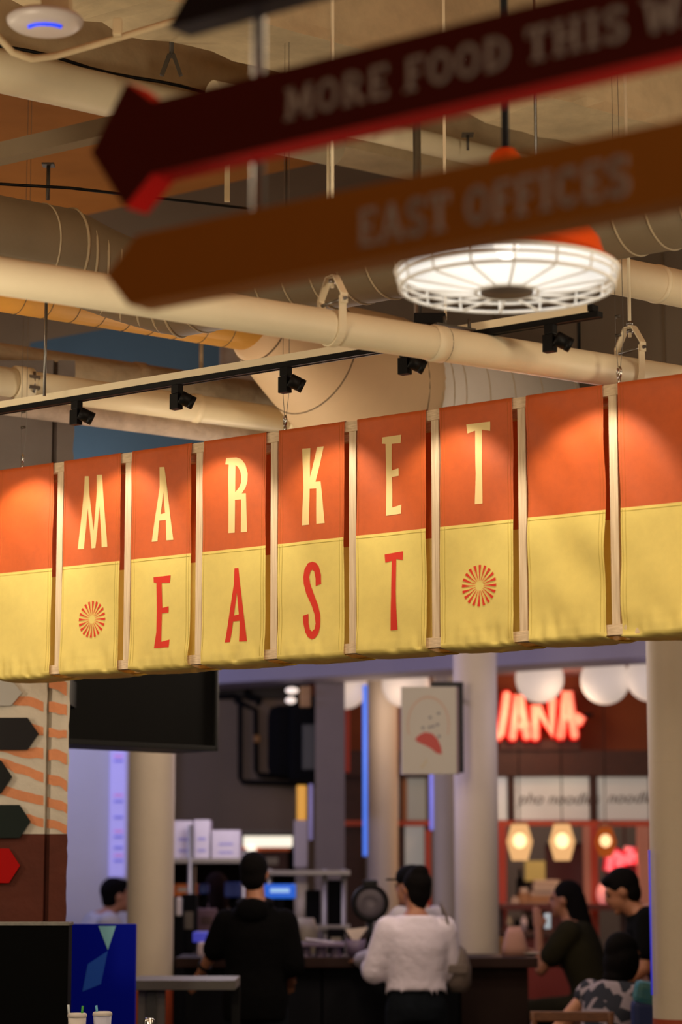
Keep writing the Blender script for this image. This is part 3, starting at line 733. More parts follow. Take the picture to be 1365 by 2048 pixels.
M_snavy = mat('sign_navy', (0.010, 0.011, 0.026), 0.5)
M_sgrey = mat('sign_letter_grey', (0.88, 0.84, 0.82), 0.6)
zc = sp(182, 305)[1]
hs = 0.0675; LEN = 1.45
zm = zc
redpoly = [(0, zm), (0.085, zm - 0.118), (0.150, zm - hs), (LEN, zm - hs), (LEN, zm + hs), (0.150, zm + hs), (0.085, zm + 0.118)]
R_ = signpoly('arrow_sign', redpoly, M_sred, 'dark red left-pointing arrow sign reading MORE FOOD THIS WAY', edge=M_sedge)
O = SP.copy(); O.z = 0
s_, z_ = sp(572, 207)
slab_text('MORE FOOD THIS WAY', 0.057, O + ER * s_ + UP * (zm - 0.029) + EN * 0.0005, ER, UP, EN, M_sgrey, R_, 0.09, 1.03)
t0 = sp(212, 540)
te = sp(290, 466); be = sp(252, 611)
he = (te[1] - be[1]) / 2; ze = (te[1] + be[1]) / 2
eastpoly = [(t0[0], ze), (t0[0] + 0.055, ze - he), (LEN, ze - he), (LEN, ze + he), (t0[0] + 0.075, ze + he)]
E_ = signpoly('arrow_sign', eastpoly, M_stan, 'ochre left-pointing arrow sign reading EAST OFFICES')
s_, z_ = sp(716, 478)
slab_text('EAST OFFICES', 0.064, O + ER * s_ + UP * (ze - 0.040) + EN * 0.0005, ER, UP, EN, M_sgrey, E_, 0.05, 0.90)
nb = sp(335, 56); nt = sp(378, 0)
navypoly = [nb, (LEN, nb[1]), (LEN, nb[1] + 0.135), (nb[0], nb[1] + 0.135), (nb[0] + 0.055, nb[1] + 0.0675)]
signpoly('arrow_sign', navypoly, M_snavy, 'navy notched sign board at the top edge above the red arrow')
sx = sp(442, 300)[0]
pc = SP + ER * (sx + 0.02) - EN * 0.080
MB().tube([V((pc.x, pc.y, ze - 0.05)), V((pc.x, pc.y, SLAB_Z))], 0.0115, 14).build('sign_pole', M_steel, label='grey steel pole holding the hanging arrow signs', cat='pole')

# ------------------------------------------------------------------ pendant lamp
M_lampo = mat('lamp_orange', (0.75, 0.075, 0.006), 0.35)
M_lampw = mat('lamp_white', (0.85, 0.84, 0.82), 0.5)
M_glow = mat('lamp_glow', (0.9, 0.9, 0.88), 0.5, emit=(1.0, 0.97, 0.92), estr=0.50)
PC = at(1014, 538, 6.2); RL = 0.287
root = thing('pendant_lamp', PC, 'large orange pendant lamp with glowing white reflector and wire guard', 'lamp')
MB().lathe([(0.292, -0.004), (0.290, 0.004), (0.268, 0.014), (0.258, 0.03), (0.246, 0.07), (0.20, 0.125), (0.115, 0.185), (0.066, 0.235), (0.050, 0.275), (0.042, 0.305), (0.026, 0.325), (0.012, 0.328)], PC, 56).build('shade', M_lampo, root)
MB().lathe([(0.287, -0.002), (0.248, 0.024), (0.17, 0.105), (0.10, 0.165), (0.001, 0.175)], PC, 56).build('reflector', M_glow, root)
MB().cyl(PC + UP * 0.32, PC + UP * (SLAB_Z - PC.z), 0.0105, seg=12).build('stem', M_black, root)
MB().torus(PC - UP * 0.006, UP, RL + 0.004, 0.006, 56, 8).build('rim', M_lampw, root)
gz = 0.050
MB().torus(PC - UP * gz, UP, RL - 0.006, 0.005, 56, 8).build('guard_ring', M_lampw, root)
MB().torus(PC - UP * (gz * 0.5), UP, RL + 0.001, 0.004, 56, 8).build('guard_ring', M_lampw, root)
MB().torus(PC - UP * (gz + 0.012), UP, 0.082, 0.005, 36, 8).build('guard_ring', M_lampw, root)
for k in range(16):
    a = 2 * PI * k / 16; d = V((math.cos(a), math.sin(a), 0))
    MB().tube([PC + d * (RL + 0.002) - UP * 0.002, PC + d * (RL - 0.004) - UP * gz, PC + d * (RL - 0.02) - UP * (gz + 0.004), PC + d * 0.082 - UP * (gz + 0.013)], 0.0036, 6).build('guard_wire', M_lampw, root)
MB().ell(PC + UP * 0.075, (0.035, 0.035, 0.05)).build('bulb', mat('bulb_glow', (1, 1, 1), 0.5, emit=(1, 0.93, 0.82), estr=1.0), root)
MB().lathe([(0.001, 0.004), (0.070, 0.004), (0.070, -0.004), (0.001, -0.004)], PC - UP * (gz + 0.012), 36).build('ring_hole_disc', mat('hole_dark', (0.10, 0.075, 0.06), 0.6), root)  # added dark disc for the dark background seen through the guard ring
lamp('pendant_guard_light', 'POINT', PC + UP * 0.0, 0.4, (1.0, 0.95, 0.88), 0.05)
lamp('pendant_light', 'SPOT', PC - UP * 0.09, 30, (1.0, 0.84, 0.62), 0.05, cone=math.radians(165), blend=0.3, to=PC - UP * 2)

# ------------------------------------------------------------------ wireless access point, conduit, duct seams near the top left
ac = at(90, 52, 6.6)
root = thing('access_point', ac, 'round white wireless access point with a blue light arc at upper left', 'access point')
ra = 0.110
MB().lathe([(0.001, 0.028), (ra * 0.9, 0.028), (ra, 0.018), (ra * 0.98, 0.008), (ra * 0.85, -0.004), (ra * 0.55, -0.011), (0.001, -0.013)], ac, 48).build('housing', mat('ap_white', (0.62, 0.56, 0.54), 0.4), root)
mb = MB(); pts = []
tilt = 0.0
for i in range(19):
    a = math.radians(215 + 110 * i / 18); pts.append(ac + V((math.cos(a) * ra * 0.50 + 0.004, math.sin(a) * ra * 0.50, -0.0145)))
pts2 = [p for p in pts]
MB().tube(pts2, 0.0055, 8).build('status_light', mat('ap_blue', (0.02, 0.05, 0.8), 0.4, emit=(0.008, 0.055, 1.0), estr=1.1), root)
MB().box(ac + V((0.03, 0.02, 0.028 + (SLAB_Z - ac.z - 0.028) / 2)), (0.08, 0.08, SLAB_Z - ac.z - 0.028)).build('mounting_post', M_beam, root)
cp = [at(-20, 55, 6.9), at(25, 105, 6.95), at(62, 118, 7.0), at(110, 112, 7.05), at(240, 75, 7.15), at(420, 20, 7.3), at(480, 0, 7.35)]
MB().tube(cp, 0.011, 10).build('conduit', M_beam, label='thin bent conduit under the access point running up to the navy sign', cat='conduit')
cj = at(235, 55, 7.12); MB().bbox(cj, (0.028, 0.028, 0.055), bev=0.004).build('conduit_clip', M_beam, label='small clip on the thin conduit right of the access point', cat='clip')
# ------------------------------------------------------------------ helpers for the stalls behind
def pmb(x0, y0, x1, y1, Y, th, mb=None, bev=0):
    a, b = at(x0, y1, Y), at(x1, y0, Y)
    c = V(((a.x + b.x) / 2, Y + th / 2, (a.z + b.z) / 2)); sz = (abs(b.x - a.x), th, abs(b.z - a.z))
    mb = mb or MB()
    return mb.bbox(c, sz, bev=bev) if bev else mb.box(c, sz)
def pbox(name, x0, y0, x1, y1, Y, th, m, parent=None, bev=0, **k): return pmb(x0, y0, x1, y1, Y, th, None, bev).build(name, m, parent, **k)
def X_(px, Y): return at(px, 1757, Y).x
def Z_(py, Y): return at(682, py, Y).z
def pbase(x0, y0, x1, y1, Y): a, b = at(x0, y1, Y), at(x1, y1, Y); return V(((a.x + b.x) / 2, Y, a.z))
def P(px, py, Y): return at(px, py, Y)

# ------------------------------------------------------------------ round columns
M_colw = mat('column_white', (0.56, 0.48, 0.38), 0.6, var=0.05, scale=3, bump=0.06, bscale=30)
M_colr = mat('column_red', (0.33, 0.050, 0.014), 0.6, var=0.1, scale=3)
def column(px0, px1, Y, label, ztop=LOWZ - 0.12, zr=0.95):
    c = V(((X_(px0, Y) + X_(px1, Y)) / 2, Y, 0)); r = (X_(px1, Y) - X_(px0, Y)) / 2
    root = thing('round_column', c, label, 'column', 'round white columns under the low ceiling')
    MB().lathe([(r, zr), (r, ztop)], c, 48).build('shaft', M_colw, root)
    MB().lathe([(r * 1.01, 0), (r * 1.01, zr)], c, 48).build('red_base', M_colr, root)
    n = int((ztop - zr) / 0.6)
    for i in range(1, n + 1):
        MB().torus(c + UP * (zr + i * 0.6), UP, r - 0.001, 0.0025, 48, 4).build('joint_ring', M_colw, root)
column(255, 348, 14.6, 'white round column beside the blue panel at lower left')
column(910, 998, 15.6, 'white round column holding the hanging umbrella sign')
column(1302, 1426, 11.6, 'white round column with red base at the right edge')
column(735, 797, 19.2, 'pinkish round column behind the person in white')
column(868, 912, 18.2, 'dim narrow column just left of the umbrella sign column')
M_colg = mat('pillar_grey', (0.22, 0.18, 0.16), 0.8, var=0.1, scale=2)
pbox('square_pillar', 630, 1330, 690, 2100, 18.4, 0.25, M_colg, label='dull grey-brown square pillar right of the black hood machinery', cat='pillar')
# blue led strips on the columns
M_led = mat('led_blue', (0.1, 0.2, 0.9), 0.5, emit=(0.10, 0.25, 1.0), estr=0.75)
M_ledv = mat('led_violet', (0.3, 0.3, 0.9), 0.5, emit=(0.28, 0.28, 0.95), estr=0.55)
def led(px0, px1, py0, py1, Y, m, label):
    a, b = P((px0 + px1) / 2, py1, Y), P((px0 + px1) / 2, py0, Y); b.x = a.x
    MB().tube([a, b], (X_(px1, Y) - X_(px0, Y)) / 2, 10).build('light_strip', m, label=label, cat='light strip', group='vertical coloured light strips')
led(726, 736, 1370, 1712, 19.2, M_led, 'blue vertical light strip on the left side of the pinkish column')
led(860, 869, 1545, 1660, 18.2, M_ledv, 'violet-blue light strip behind the lower right corner of the umbrella sign')
led(1303, 1307, 1700, 1990, 11.55, mat('blue_glow_dim', (0.1, 0.1, 0.9), 0.5, emit=(0.03, 0.04, 0.9), estr=0.28), 'thin blue light strip along the right edge column')

# ------------------------------------------------------------------ striped pillar with direction plates
M_pc = mat('pillar_cream', (0.64, 0.59, 0.52), 0.85, var=0.1, scale=6, bump=0.5, bscale=9)
M_pcs = mat('pillar_stripe', (0.72, 0.29, 0.14), 0.85, var=0.12, scale=8, bump=0.5, bscale=9)
M_pcr = mat('pillar_red', (0.095, 0.015, 0.005), 0.8, var=0.2, scale=5, bump=0.5, bscale=9)
M_pcg = mat('pillar_grey_top', (0.21, 0.185, 0.18), 0.85, var=0.12, scale=3, bump=0.3, bscale=12)
YP = 10.4
xl, xg0, xg1, xr = X_(-150, YP), X_(87, YP), X_(98, YP), X_(133, YP)
root = thing('painted_pillar', V(((xl + xr) / 2, YP + 0.25, 0)), 'square pillar with orange stripes over a rust-red base at left', 'pillar')
zr_ = Z_(1668, YP); zt_ = Z_(1180, YP); ztop = 3.85
def pil(z0, z1, m, nm):
    mb = MB(); n = max(2, int((z1 - z0) / 0.03)); rnd = random.Random(int(z0 * 100))
    prof = lambda z: [(xl, YP), (xg0, YP), (xg0 + 0.006, YP + 0.035), (xg1, YP + 0.035), (xg1, YP), (xr + 0.006 * noise.noise(V((z * 14, 3, 1))) + 0.003 * noise.noise(V((z * 45, 8, 1))), YP + 0.004), (xr - 0.12, YP + 0.5), (xl, YP + 0.5)]
    vs = []; fs_ = []
    for i in range(n + 1):
        z = z0 + (z1 - z0) * i / n; vs += [V((x, y, z)) for x, y in prof(z)]
    for i in range(n):
        for k in range(8): fs_.append((i * 8 + k, i * 8 + (k + 1) % 8, (i + 1) * 8 + (k + 1) % 8, (i + 1) * 8 + k))
    fs_ += [tuple(range(8))[::-1], tuple(n * 8 + k for k in range(8))]
    mb.add(vs, fs_); return mb.build(nm, m, root)
pil(0, zr_, M_pcr, 'rust_base'); pil(zr_, zt_, M_pc, 'cream_shaft'); pil(zt_, ztop, M_pcg, 'grey_top')
# painted wavy stripes (flat paint following both faces)
def stripe(ya, yb, ha, hb, x0=-140):
    mb = MB()
    for sx0, sx1, off in ((x0, 87, 0.0012), (87, 98, -0.0338), (98, 133.5, 0.0012)):
        n = 16; vs = []; fs_ = []
        for i in range(n + 1):
            px = sx0 + (sx1 - sx0) * i / n; t = (px + 20) / 153
            y = ya + (yb - ya) * t + 6 * noise.noise(V((px * 0.04, ya * 0.03, 1))); h = ha + (hb - ha) * t + 3 * noise.noise(V((px * 0.09, ya * 0.05, 7)))
            a, b = P(px, y, YP), P(px, y + h, YP); k = 1.0
            vs += [V((a.x, YP - off, max(a.z, zr_ + 0.002))), V((b.x, YP - off, max(b.z, zr_ + 0.002)))]
        for i in range(n): fs_.append((2 * i, 2 * i + 1, 2 * i + 3, 2 * i + 2))
        mb.add(vs, fs_)
    mb.build('painted_stripe', M_pcs, root)
for ya, yb, ha, hb in ((1290, 1365, 16, 26), (1378, 1412, 16, 22), (1432, 1462, 24, 16), (1480, 1505, 20, 22), (1510, 1560, 18, 20), (1565, 1605, 20, 20), (1610, 1648, 14, 18)):
    stripe(ya, yb, ha, hb)
def plate(tx, y0, y1, x0, m, label, corner=22):
    th = 0.012; b = P(tx, (y0 + y1) / 2, YP); o = thing('direction_plate', P(x0, y1, YP - 0.02), label, 'sign', 'arrow plates on the striped pillar')
    poly = [(P(x0, y1, YP).x, P(0, y1, YP).z), (P(tx - corner, y1, YP).x, P(0, y1, YP).z), (b.x, b.z), (P(tx - corner, y0, YP).x, P(0, y0, YP).z), (P(x0, y0, YP).x, P(0, y0, YP).z)]
    MB().prism(poly, V((0, YP - 0.022, 0)), V((1, 0, 0)), UP, V((0, 1, 0)), th).build('plate', m, o)
    mb = MB()
    for px in (x0 + 20, tx - 30): p = P(px, (y0 + y1) / 2, YP); mb.cyl(V((p.x, YP - 0.011, p.z)), V((p.x, YP, p.z)), 0.008, seg=8)
    mb.build('standoff', M_steel, o)
M_pl = [mat('plate_white', (0.42, 0.42, 0.42), 0.6), mat('plate_black', (0.009, 0.008, 0.011), 0.6, spec=0.2), mat('plate_ink', (0.005, 0.006, 0.007), 0.6, spec=0.2), mat('plate_green', (0.005, 0.012, 0.011), 0.6, spec=0.2), mat('plate_red', (0.40, 0.003, 0.003), 0.6, spec=0.1)]
for a in ((45, 1360, 1412, -120, M_pl[0], 'white pointed direction plate at the top of the striped pillar'), (78, 1436, 1500, -120, M_pl[1], 'black pointed plate, second from the top on the striped pillar'),
          (25, 1521, 1587, -120, M_pl[2], 'short near-black pointed plate in the middle of the striped pillar'), (62, 1610, 1676, -120, M_pl[3], 'dark green pointed plate just above the rust-red paint'),
          (41, 1697, 1766, -120, M_pl[4], 'bright red pointed plate on the rust-red paint')): plate(*a)

# ------------------------------------------------------------------ dark hanging screen
a = at(110, 1487, 11.4); b = atz(432, 1503, a.z); dx = (b - a).normalized(); b2 = a + dx * ((b - a).length)
zt2 = Z_(1290, 11.4); nrm = V((dx.y, -dx.x, 0))
if nrm.y > 0: nrm = -nrm
root = thing('menu_screen', (a + b2) / 2, 'large black unlit screen hanging under the banner at left', 'screen')
c = (a + b2) / 2; c.z = (a.z + zt2) / 2
MB().bbox(c - nrm * 0.16, ((b2 - a).length, 0.32, zt2 - a.z), dx, nrm, bev=0.004).build('housing', mat('screen_black', (0.004, 0.0045, 0.0042), 0.5, spec=0.2), root)
MB().bbox(V((c.x, c.y, a.z + 0.012)) + nrm * 0.008, ((b2 - a).length, 0.02, 0.024), dx, nrm, bev=0.003).build('bezel', mat('screen_bezel', (0.012, 0.014, 0.015), 0.5), root)
MB().bbox(V((b2.x, b2.y, c.z)) + nrm * 0.008 - dx * 0.01, (0.02, 0.02, zt2 - a.z), dx, nrm, bev=0.003).build('bezel', MATS['screen_bezel'], root)
MB().box((xr - 0.14, (YP + 0.45 + a.y + 0.2) / 2, c.z), (0.10, a.y + 0.2 - YP - 0.45, 0.12)).build('wall_arm', M_black, root)

# ------------------------------------------------------------------ left stall: white wall, lit menu, counter objects
MB().box((X_(140, 19.0) - 0.6, 19.1, 1.65), (X_(350, 19.0) - X_(140, 19.0) + 1.6, 0.2, 3.3)).build('wall_stall_left', M_wallwhite, kind='structure')
root = thing('menu_banner', P(235, 1760, 18.9), 'tall narrow lavender lit menu strip behind the person in white T-shirt', 'menu board')
pbox('board', 217, 1460, 253, 1754, 18.95, 0.05, mat('menu_lavender', (0.45, 0.42, 0.75), 0.6, emit=(0.40, 0.36, 0.90), estr=0.42), root)
M_mp = mat('menu_pink', (0.55, 0.2, 0.5), 0.7, emit=(0.6, 0.28, 0.7), estr=0.35); M_mb = mat('menu_blue', (0.15, 0.15, 0.55), 0.7, emit=(0.2, 0.2, 0.75), estr=0.35)
for y, m in ((1510, M_mp), (1519, M_mb), (1588, M_mp), (1600, M_mb), (1632, M_mb), (1660, M_mp), (1671, M_mb), (1693, M_mb), (1708, M_mp), (1719, M_mb)):
    pbox('text_line', 228, y, 246, y + 5, 18.94, 0.02, m, root)

# black cabinet, blue panel, table, cups in front
M_cab = mat('cabinet_black', (0.0016, 0.0017, 0.0018), 0.8, var=0.2, scale=4, spec=0.05)
YC = 9.8
root = thing('black_cabinet', V((X_(40, YC), YC + 0.2, 0)), 'black cabinet with a worn pale top edge at lower left', 'cabinet')
x0, x1 = X_(-160, YC), X_(139, YC); zt = Z_(1850, YC)
MB().bbox(((x0 + x1) / 2, YC + 0.07, zt / 2), (x1 - x0, 0.14, zt), bev=0.006).build('carcass', M_cab, root)
MB().bbox(((x0 + x1) / 2, YC + 0.07, zt + 0.004), (x1 - x0 + 0.008, 0.15, 0.014), bev=0.003).build('top_board', mat('worn_edge', (0.20, 0.19, 0.17), 0.4, var=0.6, scale=12), root)
YB = 11.2
root = thing('blue_divider', V((X_(206, YB), YB, 0)), 'glossy deep blue board with pale slanted shapes beside the black cabinet', 'panel')
x0, x1 = X_(100, YB), X_(273, YB); zt = Z_(1848, YB)
MB().bbox(((x0 + x1) / 2, YB + 0.03, zt / 2 + 0.02), (x1 - x0, 0.06, zt - 0.04), bev=0.004).build('board', mat('panel_blue', (0.0008, 0.008, 0.50), 0.5, spec=0.06), root)
MB().bbox(((x0 + x1) / 2, YB + 0.03, 0.02), (x1 - x0, 0.3, 0.04), bev=0.004).build('foot', M_black, root)
def board_shape(poly, m, Y=YB, nm='slanted_shape'):  # flat paler shapes on the board front
    MB().prism([(P(x, y, Y).x, P(x, y, Y).z) for x, y in poly], V((0, Y - 0.002, 0)), V((1, 0, 0)), UP, V((0, 1, 0)), 0.0015).build(nm, m, root)
board_shape([(197, 1852), (216, 1900), (232, 1852)], mat('shape_cyan', (0.30, 0.75, 1.0), 0.5)); board_shape([(176, 1928), (214, 1903), (216, 1900), (202, 1968), (165, 1983)], mat('shape_blue', (0.008, 0.12, 0.85), 0.5))
M_tgrey = mat('table_grey', (0.12, 0.112, 0.105), 0.5, var=0.1, scale=8)
YT = 12.3
root = thing('high_table', V((X_(375, YT), YT + 0.3, 0)), 'grey high table in front of the person in black', 'table')
x0, x1 = X_(262, YT), X_(472, YT); zt = Z_(1961, YT)
MB().bbox(((x0 + x1) / 2, YT + 0.3, zt - 0.024), (x1 - x0, 0.6, 0.048), bev=0.004).build('table_top', M_tgrey, root)
MB().bbox((X_(303, YT), YT + 0.12, (zt - 0.05) / 2), (X_(330, YT) - X_(276, YT), 0.05, zt - 0.05), bev=0.003).build('leg_panel', M_tgrey, root)
MB().bbox((X_(303, YT), YT + 0.09, (zt - 0.05) / 2), (0.05, 0.03, zt - 0.06), bev=0.003).build('leg', mat('leg_dark', (0.05, 0.05, 0.05), 0.6), root)
MB().bbox((X_(465, YT), YT + 0.5, (zt - 0.05) / 2), (0.045, 0.045, zt - 0.05), bev=0.003).build('leg', M_black, root)
# cup table below the frame
YU = 9.15; zq = 0.93
root = thing('side_table', V((X_(210, YU), YU, 0)), 'low table carrying the paper cups at the bottom edge', 'table')
MB().bbox((X_(215, YU), YU + 0.1, zq - 0.015), (0.5, 0.5, 0.03), bev=0.004).build('table_top', M_tgrey, root)
for sx in (-0.2, 0.2):
    for sy in (-0.1, 0.3): MB().box((X_(215, YU) + sx, YU + sy, (zq - 0.03) / 2), (0.035, 0.035, zq - 0.03)).build('leg', M_black, root)
M_cup = mat('paper_cup', (0.55, 0.50, 0.46), 0.6); M_cupb = mat('cup_bluish', (0.42, 0.42, 0.52), 0.5)
def cup(px, top, lab, m, straws):
    h = Z_(top, YU) - zq; c = V((X_(px, YU), YU, zq)); r = 0.034
    root = thing('drink_cup', c, lab, 'cup', 'drink cups on the table')
    MB().lathe([(0.001, 0), (r * 0.72, 0), (r, h - 0.012), (r * 0.95, h - 0.012)], c, 28).build('cup_body', m, root)
    MB().lathe([(r * 1.06, h - 0.014), (r * 1.08, h - 0.008), (r * 1.0, h - 0.002), (r * 0.9, h), (0.001, h)], c, 28).build('lid', M_cup, root)
    for dx, lean, ln, col in straws:
        a = c + V((dx, 0, h - 0.02)); MB().tube([a, a + V((lean, 0, ln + 0.02))], 0.0045, 8).build('straw', col, root)
cup(159, 2026, 'paper cup with a green straw beside the black cabinet', M_cup, [(0.016, 0.004, 0.026, mat('straw_green', (0.03, 0.28, 0.02), 0.5)), (-0.03, -0.004, 0.03, mat('straw_white', (0.5, 0.55, 0.6), 0.5))])
cup(209, 2023, 'plastic cup with a pale blue straw in front of the blue board', M_cupb, [(-0.018, -0.006, 0.022, mat('straw_blue', (0.10, 0.35, 0.5), 0.5))])
c = V((X_(302, YU), YU, zq)); h = Z_(2036, YU) - zq
root = thing('shaker', c, 'small metal-topped shaker at the bottom edge right of the cups', 'shaker')
MB().lathe([(0.001, 0), (0.022, 0), (0.022, h - 0.03), (0.02, h - 0.026)], c, 20).build('jar', M_cupb, root); MB().lathe([(0.021, h - 0.03), (0.021, h - 0.008), (0.014, h), (0.001, h)], c, 20).build('cap', M_chrome, root)

# ------------------------------------------------------------------ serving counter
M_ctop = mat('counter_top', (0.022, 0.008, 0.006), 0.6, spec=0.2, var=0.2, scale=6)
M_cfront = mat('counter_front', (0.004, 0.0045, 0.007), 0.8, var=0.3, scale=2, spec=0.15)
YK = 14.6; zk = Z_(1915, YK)
x0, x1 = X_(352, YK), X_(1075, YK)
root = thing('serving_counter', V(((x0 + x1) / 2, YK + 0.35, 0)), 'long dark serving counter with a reddish-brown top behind the two people standing', 'counter')
MB().bbox(((x0 + x1) / 2, YK + 0.35, zk - 0.03), (x1 - x0, 0.72, 0.06), bev=0.006).build('counter_top', M_ctop, root)
n = 5
for i in range(n):
    w = (x1 - x0 - 0.1) / n; cx = x0 + 0.05 + w * (i + 0.5)
    MB().bbox((cx, YK + 0.10, (zk - 0.06) / 2), (w - 0.01, 0.06, zk - 0.06), bev=0.006).build('front_panel', M_cfront if i < 4 else mat('panel_brown', (0.016, 0.007, 0.005), 0.8, spec=0.2), root)
MB().box(((x0 + x1) / 2, YK + 0.40, (zk - 0.07) / 2), (x1 - x0 - 0.12, 0.5, zk - 0.07)).build('carcass', M_blackm, root)
ZK = zk
# tray of cups
def on_counter(px, dy=0.2): return V((X_(px, YK), YK + dy, ZK))
M_vio = mat('violet_plastic', (0.16, 0.12, 0.20), 0.5)
c = on_counter(642, 0.12); root = thing('cup_tray', c, 'dark violet tray with a row of upside-down cups on the counter', 'tray')
w = X_(692, YK) - X_(597, YK)
MB().bbox(c + UP * 0.075, (w, 0.22, 0.025), bev=0.006).build('tray', M_vio, root)
for i in range(3):
    cc = c + V((-w / 2 + w * (i + 0.55) / 3.1, -0.02, 0)); MB().lathe([(0.034, 0.0), (0.03, 0.06), (0.026, 0.064), (0.001, 0.064)], cc, 20).build('cup', M_vio, root)
MB().bbox(c + V((0.02, 0, 0.092)), (w * 0.8, 0.16, 0.008), V((1, 0, -0.12)).normalized(), V((0, 1, 0)), V((0.12, 0, 1)).normalized(), bev=0.003).build('paper_sheet', mat('paper', (0.5, 0.46, 0.50), 0.7), root)
c = on_counter(712, 0.15); root = thing('paper_basket', c, 'dark wire basket holding a folded white napkin on the counter', 'basket')
wb = X_(745, YK) - X_(688, YK)
MB().lathe([(0.001, 0), (wb * 0.36, 0), (wb * 0.5, 0.10), (wb * 0.48, 0.10), (wb * 0.34, 0.01)], c, 4).build('basket', M_vio, root)
MB().prism([(-0.06, 0.16), (0.075, 0.175), (0.02, 0.10), (-0.015, 0.09)], c - V((0, 0.02, 0)), V((1, 0, 0)), UP, V((0, 1, 0)), 0.02).build('napkin', mat('napkin', (0.62, 0.52, 0.44), 0.8), root)
pbox('order_light', 583, 1917, 603, 1922, YK - 0.012, 0.01, mat('blue_glow', (0.02, 0.05, 0.9), 0.5, emit=(0.03, 0.06, 1.0), estr=0.8), label='small blue light spot on the counter edge', cat='light')
# round fan
c = on_counter(741, 0.45); cf = P(741, 1806, YK + 0.45); root = thing('round_fan', c, 'round grey table fan with black rim behind the counter', 'fan')
rf = (X_(777, YK) - X_(706, YK)) / 2
n_ = V((0, -1, 0))
MB().lathe([(0.001, 0.015), (rf * 0.5, 0.02), (rf * 0.9, 0.01), (rf * 0.92, -0.02), (0.001, -0.03)], cf, 40, n_).build('face', mat('fan_grey', (0.13, 0.11, 0.13), 0.6), root)
MB().torus(cf, n_, rf * 0.95, 0.016, 44, 8, 2.0).build('rim', M_black, root)
for k in range(24):
    a = 2 * PI * k / 24; d = V((math.cos(a), 0, math.sin(a))); MB().cyl(cf + n_ * 0.03 + d * 0.03, cf + n_ * 0.02 + d * rf * 0.93, 0.0022, seg=5).build('guard_wire', MATS['fan_grey'], root)
MB().bbox(cf + UP * (rf + 0.01), (0.09, 0.06, 0.05), bev=0.012).build('handle', M_black, root)
MB().cyl(cf - UP * rf, c + UP * 0.02, 0.02, seg=12).build('stand', M_black, root); MB().lathe([(0.001, 0), (0.10, 0), (0.09, 0.025), (0.001, 0.03)], c, 28).build('base', M_black, root)

# ------------------------------------------------------------------ kitchen behind the counter
YH = 19.3
M_hood = mat('hood_brown', (0.10, 0.066, 0.038), 0.6, var=0.12, scale=2)
x0, x1 = X_(330, YH), X_(590, YH); z0 = Z_(1668, YH)
root = thing('cooking_hood', V(((x0 + x1) / 2, YH + 0.5, z0)), 'big dull brown extractor hood over the left kitchen', 'hood')
zt3 = Z_(1398, YH)
MB().bbox(((x0 + x1) / 2, YH + 0.5, (z0 + zt3) / 2), (x1 - x0, 1.0, zt3 - z0), bev=0.01).build('hood_body', M_hood, root)
MB().bbox(((x0 + x1) / 2, YH + 0.5, (zt3 + LOWZ - 0.12) / 2), (x1 - x0, 0.9, LOWZ - 0.12 - zt3 - 0.01), bev=0.01).build('upper_housing', mat('hood_dark', (0.02, 0.017, 0.015), 0.7), root)
MB().bbox(((x0 + x1) / 2, YH - 0.005, z0 + 0.015), (x1 - x0, 0.02, 0.03), bev=0.004).build('lip', M_dsteel, root)
sx = X_(350, YH) + 0.3
MB().box((x0 + (x1 - x0) * 0.40, YH - 0.006, (z0 + zt3) / 2), (0.006, 0.006, zt3 - z0)).build('sheet_joint', M_dsteel, root)
# black conduits with a yellow valve
YG = 19.26
def conduit(pts, r, label):
    MB().tube([P(x, y, YG) for x, y in pts], r, 10).build('gas_pipe', M_blackm, label=label, cat='pipe', group='black gas pipes on the hood')
conduit([(432, 1394), (470, 1392), (480, 1396), (481, 1420), (481, 1556), (486, 1564), (560, 1566), (640, 1570)], 0.020, 'outer black gas pipe bending around the hood front')
root = thing('gas_pipe', P(512, 1550, YG), 'inner black gas pipe with a yellow valve on the hood front', 'pipe', 'black gas pipes on the hood')
MB().tube([P(x, y, YG) for x, y in ((470, 1400), (512, 1420), (513, 1540), (518, 1550), (600, 1553))], 0.022, 10).build('pipe_run', M_blackm, root)
MB().bbox(P(514, 1478, YG) - V((0, 0.02, 0)), (0.05, 0.05, 0.06), bev=0.01).build('valve', mat('valve_yellow', (0.22, 0.09, 0.004), 0.5), root)
MB().tube([P(490, 1385, YG) + V((0.02 * math.sin(i * 1.3), -0.03, -0.01 * i)) + V((0.016 * i, 0, 0)) for i in range(10)], 0.03, 8).build('cable_bundle', M_blackm, root)
# black machinery block
root = thing('duct_machine', P(595, 1560, 18.7), 'hulking black machine with a grey side panel hanging near the ceiling', 'machine')
MB().bbox(P(570, 1485, 18.8), (0.26, 0.4, 0.56), bev=0.09).build('motor_drum', M_blackm, root)
MB().bbox(P(610, 1480, 18.7), (0.24, 0.4, 0.66), bev=0.05).build('casing', M_blackm, root)
pbox('side_panel', 604, 1448, 641, 1540, 18.47, 0.04, mat('machine_grey', (0.016, 0.019, 0.018), 0.5), root, bev=0.01)
MB().bbox(P(606, 1558, 18.75), (0.10, 0.3, 0.12), bev=0.03).build('outlet', M_blackm, root)
MB().cyl(P(600, 1425, 18.8), V((P(600, 1425, 18.8).x, 18.8, LOWZ - 0.12)), 0.05, seg=12).build('hanger', M_blackm, root)
root = thing('work_light', P(595, 1415, 18.4), 'small bright twin lamp on a tan box above the black machine', 'lamp')
pbox('lamp_box', 600, 1372, 622, 1414, 18.4, 0.08, mat('tan_box', (0.33, 0.19, 0.09), 0.7), root, bev=0.008)
M_wl = mat('work_glow', (1, .9, .8), 0.5, emit=(1.0, 0.84, 0.72), estr=0.8)
